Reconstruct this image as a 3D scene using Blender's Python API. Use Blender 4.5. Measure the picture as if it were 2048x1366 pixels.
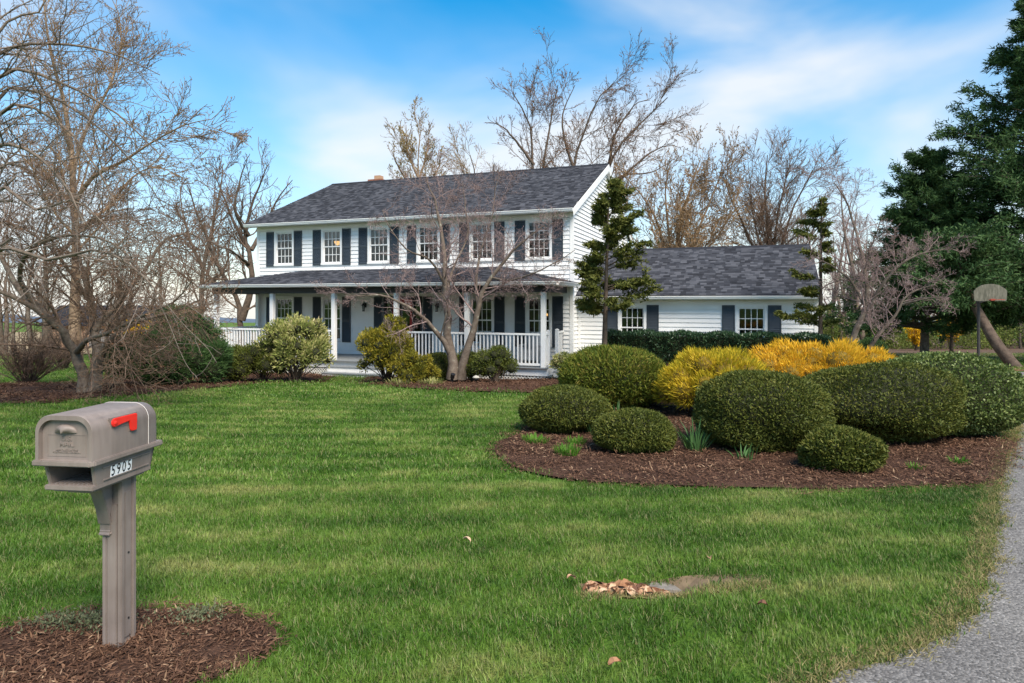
import bpy, bmesh, math, random
import numpy as np
from mathutils import Vector, Matrix

for o in list(bpy.data.objects):
    bpy.data.objects.remove(o)
scene = bpy.context.scene
C = scene.collection
R = math.radians

# ------------------------------------------------------------------ camera
F, HOR, ZC = 1280.0, 603.0, 1.9          # focal length and horizon row in photo pixels, eye height
cam_d = bpy.data.cameras.new('camera')
cam = bpy.data.objects.new('camera', cam_d)
C.objects.link(cam)
cam.location = (0, 0, ZC)
cam.rotation_euler = (R(90), 0, 0)
cam_d.sensor_width = 36
cam_d.lens = F / 2048 * 36
cam_d.shift_y = (HOR - 683) / 2048
cam_d.clip_start = 0.05
cam_d.clip_end = 9000
scene.camera = cam

# ------------------------------------------------------------------ sky and sun
SUN_EL, SUN_AZ = 50, 152      # azimuth clockwise from +Y: the sun stands behind the camera
w = bpy.data.worlds.new('World')
scene.world = w
w.use_nodes = True
nt = w.node_tree
nt.nodes.clear()
N = nt.nodes.new
L = nt.links.new
out = N('ShaderNodeOutputWorld')
bg = N('ShaderNodeBackground')
bg.inputs['Strength'].default_value = 0.10
sky = N('ShaderNodeTexSky')
sky.sky_type = 'NISHITA'
sky.sun_disc = False
sky.sun_elevation = R(SUN_EL)
sky.sun_rotation = R(SUN_AZ)
sky.air_density = 1.0
sky.dust_density = 0.6
sky.ozone_density = 2.5
hs = N('ShaderNodeHueSaturation')
hs.inputs['Hue'].default_value = 0.487
hs.inputs['Saturation'].default_value = 1.6
hs.inputs['Value'].default_value = 1.5
L(sky.outputs[0], hs.inputs['Color'])
tc = N('ShaderNodeTexCoord')
mp = N('ShaderNodeMapping')
mp.inputs['Rotation'].default_value = (0, R(28), R(20))
mp.inputs['Scale'].default_value = (1.0, 1.0, 2.6)
mp.inputs['Location'].default_value = (0.0, 0.35, 0.6)
L(tc.outputs['Generated'], mp.inputs[0])
n1 = N('ShaderNodeTexNoise')
n1.inputs['Scale'].default_value = 1.55
n1.inputs['Detail'].default_value = 5
n1.inputs['Roughness'].default_value = 0.45
n1.inputs['Distortion'].default_value = 0.35
L(mp.outputs[0], n1.inputs['Vector'])
cr = N('ShaderNodeValToRGB')
cr.color_ramp.elements[0].position = 0.45
cr.color_ramp.elements[1].position = 0.74
cr.color_ramp.interpolation = 'EASE'
L(n1.outputs['Fac'], cr.inputs[0])
# thin cloud thickens towards the horizon all the way round
sep = N('ShaderNodeSeparateXYZ')
L(tc.outputs['Generated'], sep.inputs[0])
mr = N('ShaderNodeMapRange')
mr.inputs['From Min'].default_value = 0.0
mr.inputs['From Max'].default_value = 0.44
mr.inputs['To Min'].default_value = 0.80
mr.inputs['To Max'].default_value = 0.0
L(sep.outputs['Z'], mr.inputs['Value'])
mx = N('ShaderNodeMath')
mx.operation = 'ADD'
mx.use_clamp = True
L(cr.outputs[0], mx.inputs[0])
L(mr.outputs[0], mx.inputs[1])
m2 = N('ShaderNodeMath')
m2.operation = 'MULTIPLY'
m2.inputs[1].default_value = 0.86
L(mx.outputs[0], m2.inputs[0])
mix = N('ShaderNodeMixRGB')
mix.inputs['Color2'].default_value = (6.3, 6.35, 6.4, 1)
L(m2.outputs[0], mix.inputs['Fac'])
L(hs.outputs[0], mix.inputs['Color1'])
L(mix.outputs[0], bg.inputs['Color'])
L(bg.outputs[0], out.inputs['Surface'])

sun_d = bpy.data.lights.new('sun', 'SUN')
sun_d.energy = 4.4
sun_d.angle = R(32)
sun_d.color = (1.0, 0.91, 0.79)
sun = bpy.data.objects.new('sun', sun_d)
C.objects.link(sun)
az, el = R(SUN_AZ), R(SUN_EL)
to_sun = Vector((math.sin(az) * math.cos(el), math.cos(az) * math.cos(el), math.sin(el)))
sun.rotation_euler = to_sun.to_track_quat('Z', 'Y').to_euler()
sun.location = to_sun * 60

vs = scene.view_settings
vs.view_transform = 'Standard'
vs.look = 'None'
vs.exposure = 0.66
vs.gamma = 1.0
vs.use_curve_mapping = False
scene.render.engine = 'CYCLES'
scene.cycles.use_denoising = True
scene.cycles.max_bounces = 8
scene.cycles.transparent_max_bounces = 12

# ------------------------------------------------------------------ helpers
rng = np.random.default_rng(5905)

def tag(o, label=None, cat=None, group=None, kind=None):
    if label: o['label'] = label
    if cat: o['category'] = cat
    if group: o['group'] = group
    if kind: o['kind'] = kind
    return o

def empty(name, loc=(0, 0, 0), rz=0.0, label=None, cat=None, group=None):
    o = bpy.data.objects.new(name, None)
    C.objects.link(o)
    o.location = loc
    o.rotation_euler = (0, 0, rz)
    o.empty_display_size = 0.2
    return tag(o, label, cat, group)

def link(name, me, mat=None, parent=None, loc=None, kind=None):
    o = bpy.data.objects.new(name, me)
    C.objects.link(o)
    if mat is not None and len(me.materials) == 0:
        me.materials.append(mat)
    if parent is not None:
        o.parent = parent
    if loc is not None:
        o.location = loc
    if kind: o['kind'] = kind
    return o

def np_mesh(name, verts, faces, tint=None, smooth=False):
    """verts (n,3), faces (m,k) with one k: a mesh made in one go; tint: one number per face."""
    verts = np.asarray(verts, np.float32)
    faces = np.asarray(faces, np.int32)
    me = bpy.data.meshes.new(name)
    me.vertices.add(len(verts))
    me.vertices.foreach_set('co', verts.ravel())
    m, k = faces.shape
    me.loops.add(m * k)
    me.loops.foreach_set('vertex_index', faces.ravel())
    me.polygons.add(m)
    me.polygons.foreach_set('loop_start', np.arange(0, m * k, k, dtype=np.int32))
    if smooth:
        me.polygons.foreach_set('use_smooth', np.ones(m, bool))
    if tint is not None:
        a = me.attributes.new('tint', 'FLOAT', 'FACE')
        a.data.foreach_set('value', np.asarray(tint, np.float32))
    me.update(calc_edges=True)
    return me

class MB:
    """collects simple solids into one mesh"""
    def __init__(s): s.v = []; s.f = []
    def add(s, vs, fs):
        b = len(s.v)
        s.v += [tuple(q) for q in vs]
        s.f += [tuple(b + i for i in f) for f in fs]
        return s
    def box(s, x0, x1, y0, y1, z0, z1):
        return s.add([(x0,y0,z0),(x1,y0,z0),(x1,y1,z0),(x0,y1,z0),(x0,y0,z1),(x1,y0,z1),(x1,y1,z1),(x0,y1,z1)],
                     [(0,3,2,1),(4,5,6,7),(0,1,5,4),(1,2,6,5),(2,3,7,6),(3,0,4,7)])
    def prism(s, poly, axis, a, b):
        """poly of 2-D points extruded along axis 'x','y' or 'z' from a to b"""
        n = len(poly)
        def pt(p, t):
            if axis == 'x': return (t, p[0], p[1])
            if axis == 'y': return (p[0], t, p[1])
            return (p[0], p[1], t)
        vs = [pt(p, a) for p in poly] + [pt(p, b) for p in poly]
        fs = [tuple(range(n - 1, -1, -1)), tuple(range(n, 2 * n))]
        fs += [(i, (i + 1) % n, n + (i + 1) % n, n + i) for i in range(n)]
        return s.add(vs, fs)
    def bar(s, p, q, wd, ht, up=(0, 0, 1)):
        p, q, up = Vector(p), Vector(q), Vector(up)
        d = (q - p).normalized()
        sx = d.cross(up)
        if sx.length < 1e-5: sx = Vector((1, 0, 0))
        sx.normalize()
        uz = sx.cross(d)
        vs = []
        for e in (p, q):
            for (a, b) in ((-1,-1),(1,-1),(1,1),(-1,1)):
                vs.append(e + sx * (a * wd / 2) + uz * (b * ht / 2))
        return s.add(vs, [(0,1,2,3),(7,6,5,4),(0,4,5,1),(1,5,6,2),(2,6,7,3),(3,7,4,0)])
    def lathe(s, prof, n=16, c=(0, 0, 0)):
        vs, fs = [], []
        for (r, z) in prof:
            for i in range(n):
                a = 2 * math.pi * i / n
                vs.append((c[0] + r * math.cos(a), c[1] + r * math.sin(a), c[2] + z))
        for j in range(len(prof) - 1):
            for i in range(n):
                fs.append((j*n+i, j*n+(i+1)%n, (j+1)*n+(i+1)%n, (j+1)*n+i))
        fs.append(tuple(range(n - 1, -1, -1)))
        fs.append(tuple((len(prof)-1)*n + i for i in range(n)))
        return s.add(vs, fs)
    def tube(s, pts, r, n=8):
        pts = [Vector(p) for p in pts]
        rr = r if isinstance(r, (list, tuple)) else [r] * len(pts)
        vs, fs = [], []
        for i, p in enumerate(pts):
            t = (pts[min(i + 1, len(pts) - 1)] - pts[max(i - 1, 0)]).normalized()
            a = t.cross(Vector((0.31, 0.2, 0.93)))
            a.normalize()
            b = t.cross(a)
            for k in range(n):
                q = 2 * math.pi * k / n
                vs.append(p + (a * math.cos(q) + b * math.sin(q)) * rr[i])
        for i in range(len(pts) - 1):
            for k in range(n):
                fs.append((i*n+k, i*n+(k+1)%n, (i+1)*n+(k+1)%n, (i+1)*n+k))
        fs.append(tuple(range(n - 1, -1, -1)))
        fs.append(tuple((len(pts)-1)*n + k for k in range(n)))
        return s.add(vs, fs)
    def mesh(s, name, bevel=0, smooth=False, seg=2):
        me = bpy.data.meshes.new(name)
        me.from_pydata(s.v, [], s.f)
        bm = bmesh.new()
        bm.from_mesh(me)
        bmesh.ops.recalc_face_normals(bm, faces=bm.faces)
        if bevel:
            bmesh.ops.bevel(bm, geom=[e for e in bm.edges], offset=bevel, segments=seg, affect='EDGES', clamp_overlap=True)
        if smooth:
            for f in bm.faces: f.smooth = True
        bm.to_mesh(me)
        bm.free()
        return me
    def build(s, name, mat, parent=None, bevel=0, smooth=False, loc=None, seg=2, kind=None):
        return link(name, s.mesh(name, bevel, smooth, seg), mat, parent, loc, kind)

def hole(x, y):
    """the small washed-out hollow at a buried pipe, near the drive"""
    return -0.11 * np.exp(-(((x - 0.86) / 0.36) ** 4 + ((y - 4.36) / 0.20) ** 4)) \
           - 0.04 * np.exp(-(((x - 1.5) / 0.7) ** 2 + ((y - 4.55) / 0.22) ** 2)) \
           + 0.05 * np.exp(-(((x - 0.9) / 0.9) ** 2 + ((y - 3.85) / 0.28) ** 2))

def g(x, y):
    """height of the ground: it falls gently away from the camera"""
    y = np.asarray(y, float)
    x = np.asarray(x, float)
    z = -0.027 * np.clip(y - 3.5, -2, 18.5)
    # the ground dips a little along the porch
    q = np.clip((y - 17.0) / 2.6, 0, 1); q = q * q * (3 - 2 * q)
    s = np.clip((3.6 - x) / 4.5, 0, 1); s = s * s * (3 - 2 * s)
    z = z - 0.17 * q * s
    z = z - 0.05 * np.clip(y - 22, 0, 40) - 0.032 * np.clip(y - 62, 0, None)
    return z + hole(x, y)

def gz(x, y): return float(g(x, y))

def yrow(v):
    """depth at which the lawn is seen at photo row v"""
    k = (v - HOR) / F
    return (ZC - 0.0945) / (k - 0.027) if (ZC - 0.0945) / (k - 0.027) < 22 else (ZC + 0.4995 - 1.1) / (k - 0.05)

def gp(u, v):
    """a spot on the lawn seen at photo pixel (u, v)"""
    y = yrow(v)
    return ((u - 1024) / F * y, y)

def at(u, v, y):
    return Vector(((u - 1024) / F * y, y, ZC - (v - HOR) / F * y))

def inside(px, py, poly):
    px = np.asarray(px); py = np.asarray(py)
    c = np.zeros(px.shape, bool)
    n = len(poly)
    for i in range(n):
        x1, y1 = poly[i]; x2, y2 = poly[i - 1]
        cond = ((y1 > py) != (y2 > py))
        xi = (x2 - x1) * (py - y1) / ((y2 - y1) if y2 != y1 else 1e-9) + x1
        c ^= cond & (px < xi)
    return c

def smooth_poly(pts, n=6, jitter=0.0):
    """closed Catmull-Rom through the points"""
    P = np.array(pts, float)
    m = len(P)
    o = []
    for i in range(m):
        p0, p1, p2, p3 = P[i - 1], P[i], P[(i + 1) % m], P[(i + 2) % m]
        for k in range(n):
            t = k / n
            o.append(0.5 * ((2 * p1) + (-p0 + p2) * t + (2*p0 - 5*p1 + 4*p2 - p3) * t*t + (-p0 + 3*p1 - 3*p2 + p3) * t**3))
    o = np.array(o)
    if jitter:
        o += rng.normal(0, jitter, o.shape)
    return [tuple(q) for q in o]

def curve(pts, n):
    """open Catmull-Rom through 3-D points, resampled to n+1 even points"""
    P = np.array([tuple(p) for p in pts], float)
    P = np.vstack([2 * P[0] - P[1], P, 2 * P[-1] - P[-2]])
    o = []
    for i in range(1, len(P) - 2):
        p0, p1, p2, p3 = P[i-1], P[i], P[i+1], P[i+2]
        for t in np.linspace(0, 1, 10, endpoint=False):
            o.append(0.5 * ((2*p1) + (-p0+p2)*t + (2*p0-5*p1+4*p2-p3)*t*t + (-p0+3*p1-3*p2+p3)*t**3))
    o.append(P[-2])
    o = np.array(o)
    d = np.r_[0, np.cumsum(np.linalg.norm(np.diff(o, axis=0), axis=1))]
    s = np.linspace(0, d[-1], n + 1)
    return np.stack([np.interp(s, d, o[:, k]) for k in range(3)], 1)

def sheet(name, poly, mat, dz, step=0.5, kind='structure'):
    """a flat-lying sheet of the polygon's outline, cut so that it follows the ground"""
    bm = bmesh.new()
    bm.faces.new([bm.verts.new((x, y, 0)) for x, y in poly])
    xs = [p[0] for p in poly]; ys = [p[1] for p in poly]
    for a, lo, hi in ((0, min(xs), max(xs)), (1, min(ys), max(ys))):
        t = math.floor(lo / step) * step + step
        while t < hi:
            co = [0, 0, 0]; no = [0, 0, 0]
            co[a] = t; no[a] = 1
            bmesh.ops.bisect_plane(bm, geom=bm.verts[:] + bm.edges[:] + bm.faces[:], plane_co=co, plane_no=no)
            t += step if t < 30 else step * 4
    bmesh.ops.triangulate(bm, faces=bm.faces)
    for v in bm.verts:
        v.co.z = gz(v.co.x, v.co.y) + dz
    me = bpy.data.meshes.new(name)
    bmesh.ops.recalc_face_normals(bm, faces=bm.faces)
    if sum(f.normal.z for f in bm.faces) < 0:
        bmesh.ops.reverse_faces(bm, faces=bm.faces)
    bm.to_mesh(me)
    bm.free()
    return link(name, me, mat, kind=kind)

# ------------------------------------------------------------------ materials
def mat(name):
    m = bpy.data.materials.new(name)
    m.use_nodes = True
    t = m.node_tree
    b = t.nodes['Principled BSDF']
    return m, t, b

def noise(t, scale, detail=3, rough=0.55, vec=None):
    n = t.nodes.new('ShaderNodeTexNoise')
    n.inputs['Scale'].default_value = scale
    n.inputs['Detail'].default_value = detail
    n.inputs['Roughness'].default_value = rough
    if vec is not None: t.links.new(vec, n.inputs['Vector'])
    return n

def ramp(t, fac, stops, interp='LINEAR'):
    r = t.nodes.new('ShaderNodeValToRGB')
    e = r.color_ramp.elements
    while len(e) < len(stops): e.new(0.5)
    for i, (p, c) in enumerate(stops):
        e[i].position = p
        e[i].color = (*c, 1) if len(c) == 3 else c
    r.color_ramp.interpolation = interp
    t.links.new(fac, r.inputs[0])
    return r

def bump(t, b, height, strength=0.3, dist=0.01):
    n = t.nodes.new('ShaderNodeBump')
    n.inputs['Strength'].default_value = strength
    n.inputs['Distance'].default_value = dist
    t.links.new(height, n.inputs['Height'])
    t.links.new(n.outputs[0], b.inputs['Normal'])

def coord(t, which='Object'):
    return t.nodes.new('ShaderNodeTexCoord').outputs[which]

def position(t):
    return t.nodes.new('ShaderNodeNewGeometry').outputs['Position']

def math_node(t, op, a, b=None):
    n = t.nodes.new('ShaderNodeMath')
    n.operation = op
    for i, q in enumerate((a, b)):
        if q is None: continue
        if isinstance(q, (int, float)): n.inputs[i].default_value = q
        else: t.links.new(q, n.inputs[i])
    return n.outputs[0]

def mixc(t, fac, a, b, mode='MIX'):
    n = t.nodes.new('ShaderNodeMixRGB')
    n.blend_type = mode
    for i, q in enumerate((fac, a, b)):
        if isinstance(q, (int, float)): n.inputs[i].default_value = q
        elif isinstance(q, tuple): n.inputs[i].default_value = (*q, 1)
        else: t.links.new(q, n.inputs[i])
    return n.outputs[0]

def plain(name, col, rough=0.6, var=0.12, scale=6.0, bmp=0.0, bscale=60, spec=0.4):
    """paint or plastic with faint uneven tone"""
    m, t, b = mat(name)
    n = noise(t, scale, 4, 0.6, position(t))
    lo = tuple(c * (1 - var) for c in col)
    hi = tuple(min(1, c * (1 + var * 0.6)) for c in col)
    r = ramp(t, n.outputs['Fac'], [(0.3, lo), (0.7, hi)])
    t.links.new(r.outputs[0], b.inputs['Base Color'])
    b.inputs['Roughness'].default_value = rough
    b.inputs['Specular IOR Level'].default_value = spec
    if bmp:
        n2 = noise(t, bscale, 2, 0.5, position(t))
        bump(t, b, n2.outputs['Fac'], bmp, 0.004)
    return m

def leafy(name, stops, rough=0.5, trans=0.25, spec=0.35, nscale=2.2):
    rough, spec = rough + .12, spec * .5
    """foliage: tone by leaf ('tint') and by large soft patches"""
    m, t, b = mat(name)
    a = t.nodes.new('ShaderNodeAttribute')
    a.attribute_name = 'tint'
    n = noise(t, nscale, 2, 0.5, position(t))
    s = math_node(t, 'MULTIPLY', a.outputs['Fac'], 0.65)
    s2 = math_node(t, 'MULTIPLY', n.outputs['Fac'], 0.5)
    f = math_node(t, 'ADD', s, s2)
    f = math_node(t, 'SUBTRACT', f, 0.08)
    k = len(stops)
    r = ramp(t, f, [(0.05 + 0.9 * i / (k - 1), c) for i, c in enumerate(stops)])
    t.links.new(r.outputs[0], b.inputs['Base Color'])
    b.inputs['Roughness'].default_value = rough
    b.inputs['Specular IOR Level'].default_value = spec
    if trans:
        tr = t.nodes.new('ShaderNodeBsdfTranslucent')
        t.links.new(r.outputs[0], tr.inputs['Color'])
        ms = t.nodes.new('ShaderNodeMixShader')
        ms.inputs[0].default_value = trans
        t.links.new(b.outputs[0], ms.inputs[1])
        t.links.new(tr.outputs[0], ms.inputs[2])
        t.links.new(ms.outputs[0], t.nodes['Material Output'].inputs['Surface'])
    return m

def bark(name, a, b_, c=None, scale=8):
    m, t, b = mat(name)
    p = position(t)
    n = noise(t, scale, 5, 0.65, p)
    st = [(0.3, a), (0.62, b_)]
    if c: st.append((0.72, c))
    r = ramp(t, n.outputs['Fac'], st)
    t.links.new(r.outputs[0], b.inputs['Base Color'])
    b.inputs['Roughness'].default_value = 0.9
    b.inputs['Specular IOR Level'].default_value = 0.15
    n2 = noise(t, scale * 5, 4, 0.6, p)
    bump(t, b, n2.outputs['Fac'], 0.5, 0.02)
    return m

M = {}
M['white'] = plain('white_vinyl', (0.81, 0.795, 0.76), 0.45, 0.06, 1.2)
M['trim'] = plain('white_trim', (0.82, 0.805, 0.77), 0.4, 0.05, 2.0)
M['shutter'] = plain('slate_shutter', (0.042, 0.052, 0.062), 0.45, 0.2, 2.5)
M['beam'] = plain('charcoal_paint', (0.022, 0.022, 0.027), 0.5, 0.15, 2)
M['deck'] = plain('grey_deck_paint', (0.24, 0.255, 0.26), 0.6, 0.15, 5)
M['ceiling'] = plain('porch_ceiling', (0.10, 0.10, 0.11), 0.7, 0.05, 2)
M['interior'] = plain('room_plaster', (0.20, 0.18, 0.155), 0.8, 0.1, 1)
M['blind'] = plain('pale_blind', (0.50, 0.56, 0.55), 0.8, 0.1, 4)
M['red'] = plain('red_door', (0.42, 0.014, 0.016), 0.4, 0.1, 3)
M['black'] = plain('black_metal', (0.012, 0.012, 0.013), 0.4, 0.2, 10)
M['lattice'] = plain('lattice_vinyl', (0.72, 0.69, 0.62), 0.6, 0.15, 8)
M['brick'] = plain('chimney_brick', (0.30, 0.12, 0.07), 0.85, 0.3, 14)
M['mortar'] = plain('mortar', (0.30, 0.27, 0.24), 0.9, 0.1, 9)
M['clay'] = plain('clay_flue', (0.42, 0.25, 0.15), 0.8, 0.1, 9)
M['cover'] = plain('grey_chair_cover', (0.40, 0.40, 0.39), 0.8, 0.2, 5, 0.3, 20)
M['concrete'] = plain('pale_concrete', (0.42, 0.39, 0.33), 0.9, 0.2, 14, 0.5, 60)

def glass_mat():
    m, t, b = mat('window_glass')
    t.nodes.remove(b)
    gl = t.nodes.new('ShaderNodeBsdfGlossy')
    gl.inputs['Roughness'].default_value = 0.015
    nz = noise(t, 1.6, 2, 0.5, position(t))
    bp = t.nodes.new('ShaderNodeBump')
    bp.inputs['Strength'].default_value = 0.06
    bp.inputs['Distance'].default_value = 0.05
    t.links.new(nz.outputs['Fac'], bp.inputs['Height'])
    t.links.new(bp.outputs[0], gl.inputs['Normal'])
    tr = t.nodes.new('ShaderNodeBsdfTransparent')
    tr.inputs['Color'].default_value = (0.62, 0.66, 0.66, 1)
    fr = t.nodes.new('ShaderNodeFresnel')
    fr.inputs['IOR'].default_value = 1.6
    ms = t.nodes.new('ShaderNodeMixShader')
    t.links.new(math_node(t, 'MULTIPLY', fr.outputs[0], 0.95), ms.inputs[0])
    t.links.new(tr.outputs[0], ms.inputs[1])
    t.links.new(gl.outputs[0], ms.inputs[2])
    t.links.new(ms.outputs[0], t.nodes['Material Output'].inputs['Surface'])
    return m
M['glass'] = glass_mat()

def emit(name, col, s):
    m, t, b = mat(name)
    n = noise(t, 20, 1, 0.5, position(t))
    r = ramp(t, n.outputs['Fac'], [(0.3, col), (0.7, tuple(c * 0.85 for c in col))])
    t.links.new(r.outputs[0], b.inputs['Base Color'])
    t.links.new(r.outputs[0], b.inputs['Emission Color'])
    b.inputs['Emission Strength'].default_value = s
    return m
M['glow'] = emit('lit_lamp_glass', (1.0, 0.50, 0.16), 2.2)

def shingle_mat():
    m, t, b = mat('asphalt_shingle')
    a = t.nodes.new('ShaderNodeAttribute')
    a.attribute_name = 'tint'
    n = noise(t, 90, 2, 0.7, position(t))
    f = math_node(t, 'ADD', math_node(t, 'MULTIPLY', a.outputs['Fac'], 0.75), math_node(t, 'MULTIPLY', n.outputs['Fac'], 0.25))
    r = ramp(t, f, [(0.1, (0.020, 0.021, 0.026)), (0.5, (0.044, 0.046, 0.055)), (0.92, (0.095, 0.097, 0.110))])
    t.links.new(r.outputs[0], b.inputs['Base Color'])
    b.inputs['Roughness'].default_value = 0.95
    b.inputs['Specular IOR Level'].default_value = 0.2
    bump(t, b, n.outputs['Fac'], 0.4, 0.004)
    return m
M['shingle'] = shingle_mat()

def lawn_colour(t):
    """colour of the turf by place: soft patches, pale mowing arcs (dry streaks and painted blade sheen), straw flecks"""
    p = position(t)
    big = noise(t, 0.55, 4, 0.62, p)
    # mowing rings round a far-off point: dry streaks, plus leaning-blade light as colour
    sp = t.nodes.new('ShaderNodeSeparateXYZ')
    t.links.new(p, sp.inputs[0])
    dx = math_node(t, 'ADD', sp.outputs['X'], 3.0)
    dy = math_node(t, 'SUBTRACT', sp.outputs['Y'], 24.0)
    wob = math_node(t, 'MULTIPLY', big.outputs['Fac'], 0.8)
    d = math_node(t, 'SQRT', math_node(t, 'ADD', math_node(t, 'MULTIPLY', dx, dx), math_node(t, 'MULTIPLY', math_node(t, 'MULTIPLY', dy, dy), 1.7)))
    d = math_node(t, 'ADD', d, wob)
    st = math_node(t, 'SINE', math_node(t, 'MULTIPLY', d, 6.9))
    st = math_node(t, 'MULTIPLY', st, 0.085)
    f = math_node(t, 'ADD', big.outputs['Fac'], st)
    fine = noise(t, 7, 3, 0.6, p)
    f = math_node(t, 'ADD', f, math_node(t, 'MULTIPLY', math_node(t, 'SUBTRACT', fine.outputs['Fac'], 0.5), 0.42))
    r = ramp(t, f, [(0.26, (0.036, 0.088, 0.009)), (0.43, (0.066, 0.142, 0.014)), (0.57, (0.115, 0.195, 0.028)), (0.74, (0.27, 0.285, 0.085))])
    return r.outputs[0]

def turf_mat():
    m, t, b = mat('turf')
    c = lawn_colour(t)
    n = noise(t, 40, 3, 0.6, position(t))
    c = mixc(t, math_node(t, 'MULTIPLY', n.outputs['Fac'], 0.55), c, (0.045, 0.05, 0.018))
    t.links.new(c, b.inputs['Base Color'])
    b.inputs['Roughness'].default_value = 0.95
    b.inputs['Specular IOR Level'].default_value = 0.1
    bump(t, b, n.outputs['Fac'], 0.8, 0.04)
    return m
M['turf'] = turf_mat()

def blade_mat():
    m, t, b = mat('grass_blade')
    c = lawn_colour(t)
    oi = t.nodes.new('ShaderNodeObjectInfo')
    a = t.nodes.new('ShaderNodeAttribute')
    a.attribute_name = 'tint'
    dry = ramp(t, a.outputs['Fac'], [(0.80, (0, 0, 0)), (0.86, (1, 1, 1))], 'CONSTANT')
    v = math_node(t, 'ADD', 0.85, math_node(t, 'MULTIPLY', a.outputs['Fac'], 0.6))
    v = math_node(t, 'MULTIPLY', v, math_node(t, 'ADD', 0.8, math_node(t, 'MULTIPLY', oi.outputs['Random'], 0.45)))
    cc = t.nodes.new('ShaderNodeVectorMath')
    cc.operation = 'SCALE'
    t.links.new(c, cc.inputs[0])
    t.links.new(v, cc.inputs['Scale'])
    c = mixc(t, math_node(t, 'MULTIPLY', dry.outputs[0], 0.75), cc.outputs[0], (0.27, 0.24, 0.11))
    t.links.new(c, b.inputs['Base Color'])
    b.inputs['Roughness'].default_value = 0.5
    b.inputs['Specular IOR Level'].default_value = 0.3
    tr = t.nodes.new('ShaderNodeBsdfTranslucent')
    t.links.new(c, tr.inputs['Color'])
    ms = t.nodes.new('ShaderNodeMixShader')
    ms.inputs[0].default_value = 0.35
    t.links.new(b.outputs[0], ms.inputs[1])
    t.links.new(tr.outputs[0], ms.inputs[2])
    t.links.new(ms.outputs[0], t.nodes['Material Output'].inputs['Surface'])
    return m
M['blade'] = blade_mat()

def mulch_mat(name='mulch', dark=1.0):
    m, t, b = mat(name)
    p = position(t)
    v = t.nodes.new('ShaderNodeTexVoronoi')
    v.inputs['Scale'].default_value = 34
    t.links.new(p, v.inputs['Vector'])
    n = noise(t, 60, 4, 0.7, p)
    n0 = noise(t, 0.9, 3, 0.5, p)
    f = math_node(t, 'ADD', math_node(t, 'MULTIPLY', n.outputs['Fac'], 0.6), math_node(t, 'MULTIPLY', v.outputs['Color'], 0.3))
    f = math_node(t, 'ADD', f, math_node(t, 'MULTIPLY', math_node(t, 'SUBTRACT', n0.outputs['Fac'], 0.5), 0.5))
    r = ramp(t, f, [(0.2, (0.026, 0.013, 0.008)), (0.5, (0.085, 0.043, 0.027)), (0.85, (0.18, 0.098, 0.06))])
    t.links.new(r.outputs[0], b.inputs['Base Color'])
    b.inputs['Roughness'].default_value = 0.95
    b.inputs['Specular IOR Level'].default_value = 0.15
    bump(t, b, f, 1.0, 0.03)
    return m
M['mulch'] = mulch_mat()

def chip_mat():
    m, t, b = mat('bark_chip')
    oi = t.nodes.new('ShaderNodeObjectInfo')
    a = t.nodes.new('ShaderNodeAttribute')
    a.attribute_name = 'tint'
    f = math_node(t, 'ADD', math_node(t, 'MULTIPLY', a.outputs['Fac'], 0.75), math_node(t, 'MULTIPLY', oi.outputs['Random'], 0.25))
    r = ramp(t, f, [(0.05, (0.030, 0.015, 0.009)), (0.55, (0.10, 0.050, 0.030)), (0.88, (0.19, 0.105, 0.062)), (0.97, (0.38, 0.26, 0.16))])
    t.links.new(r.outputs[0], b.inputs['Base Color'])
    b.inputs['Roughness'].default_value = 0.9
    b.inputs['Specular IOR Level'].default_value = 0.15
    return m
M['chip'] = chip_mat()

def asphalt_mat():
    m, t, b = mat('worn_asphalt')
    p = position(t)
    v = t.nodes.new('ShaderNodeTexVoronoi')
    v.inputs['Scale'].default_value = 75
    t.links.new(p, v.inputs['Vector'])
    n = noise(t, 130, 3, 0.7, p)
    n0 = noise(t, 1.1, 4, 0.6, p)
    f = math_node(t, 'ADD', math_node(t, 'MULTIPLY', v.outputs['Color'], 0.62), math_node(t, 'MULTIPLY', n.outputs['Fac'], 0.38))
    r = ramp(t, f, [(0.12, (0.058, 0.053, 0.047)), (0.5, (0.170, 0.157, 0.142)), (0.74, (0.262, 0.243, 0.220)), (0.88, (0.49, 0.46, 0.42))])
    c = mixc(t, 0.8, r.outputs[0], ramp(t, n0.outputs['Fac'], [(0.3, (0.72, 0.72, 0.74)), (0.7, (1, 1, 1))]).outputs[0], 'MULTIPLY')
    t.links.new(c, b.inputs['Base Color'])
    b.inputs['Roughness'].default_value = 0.9
    b.inputs['Specular IOR Level'].default_value = 0.25
    h = math_node(t, 'ADD', math_node(t, 'MULTIPLY', v.outputs['Distance'], -1.0), math_node(t, 'MULTIPLY', n.outputs['Fac'], 0.4))
    bump(t, b, h, 0.7, 0.008)
    return m
M['asphalt'] = asphalt_mat()
M['soil'] = plain('bare_soil', (0.16, 0.115, 0.07), 0.95, 0.35, 9, 0.6, 50, 0.1)

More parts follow.
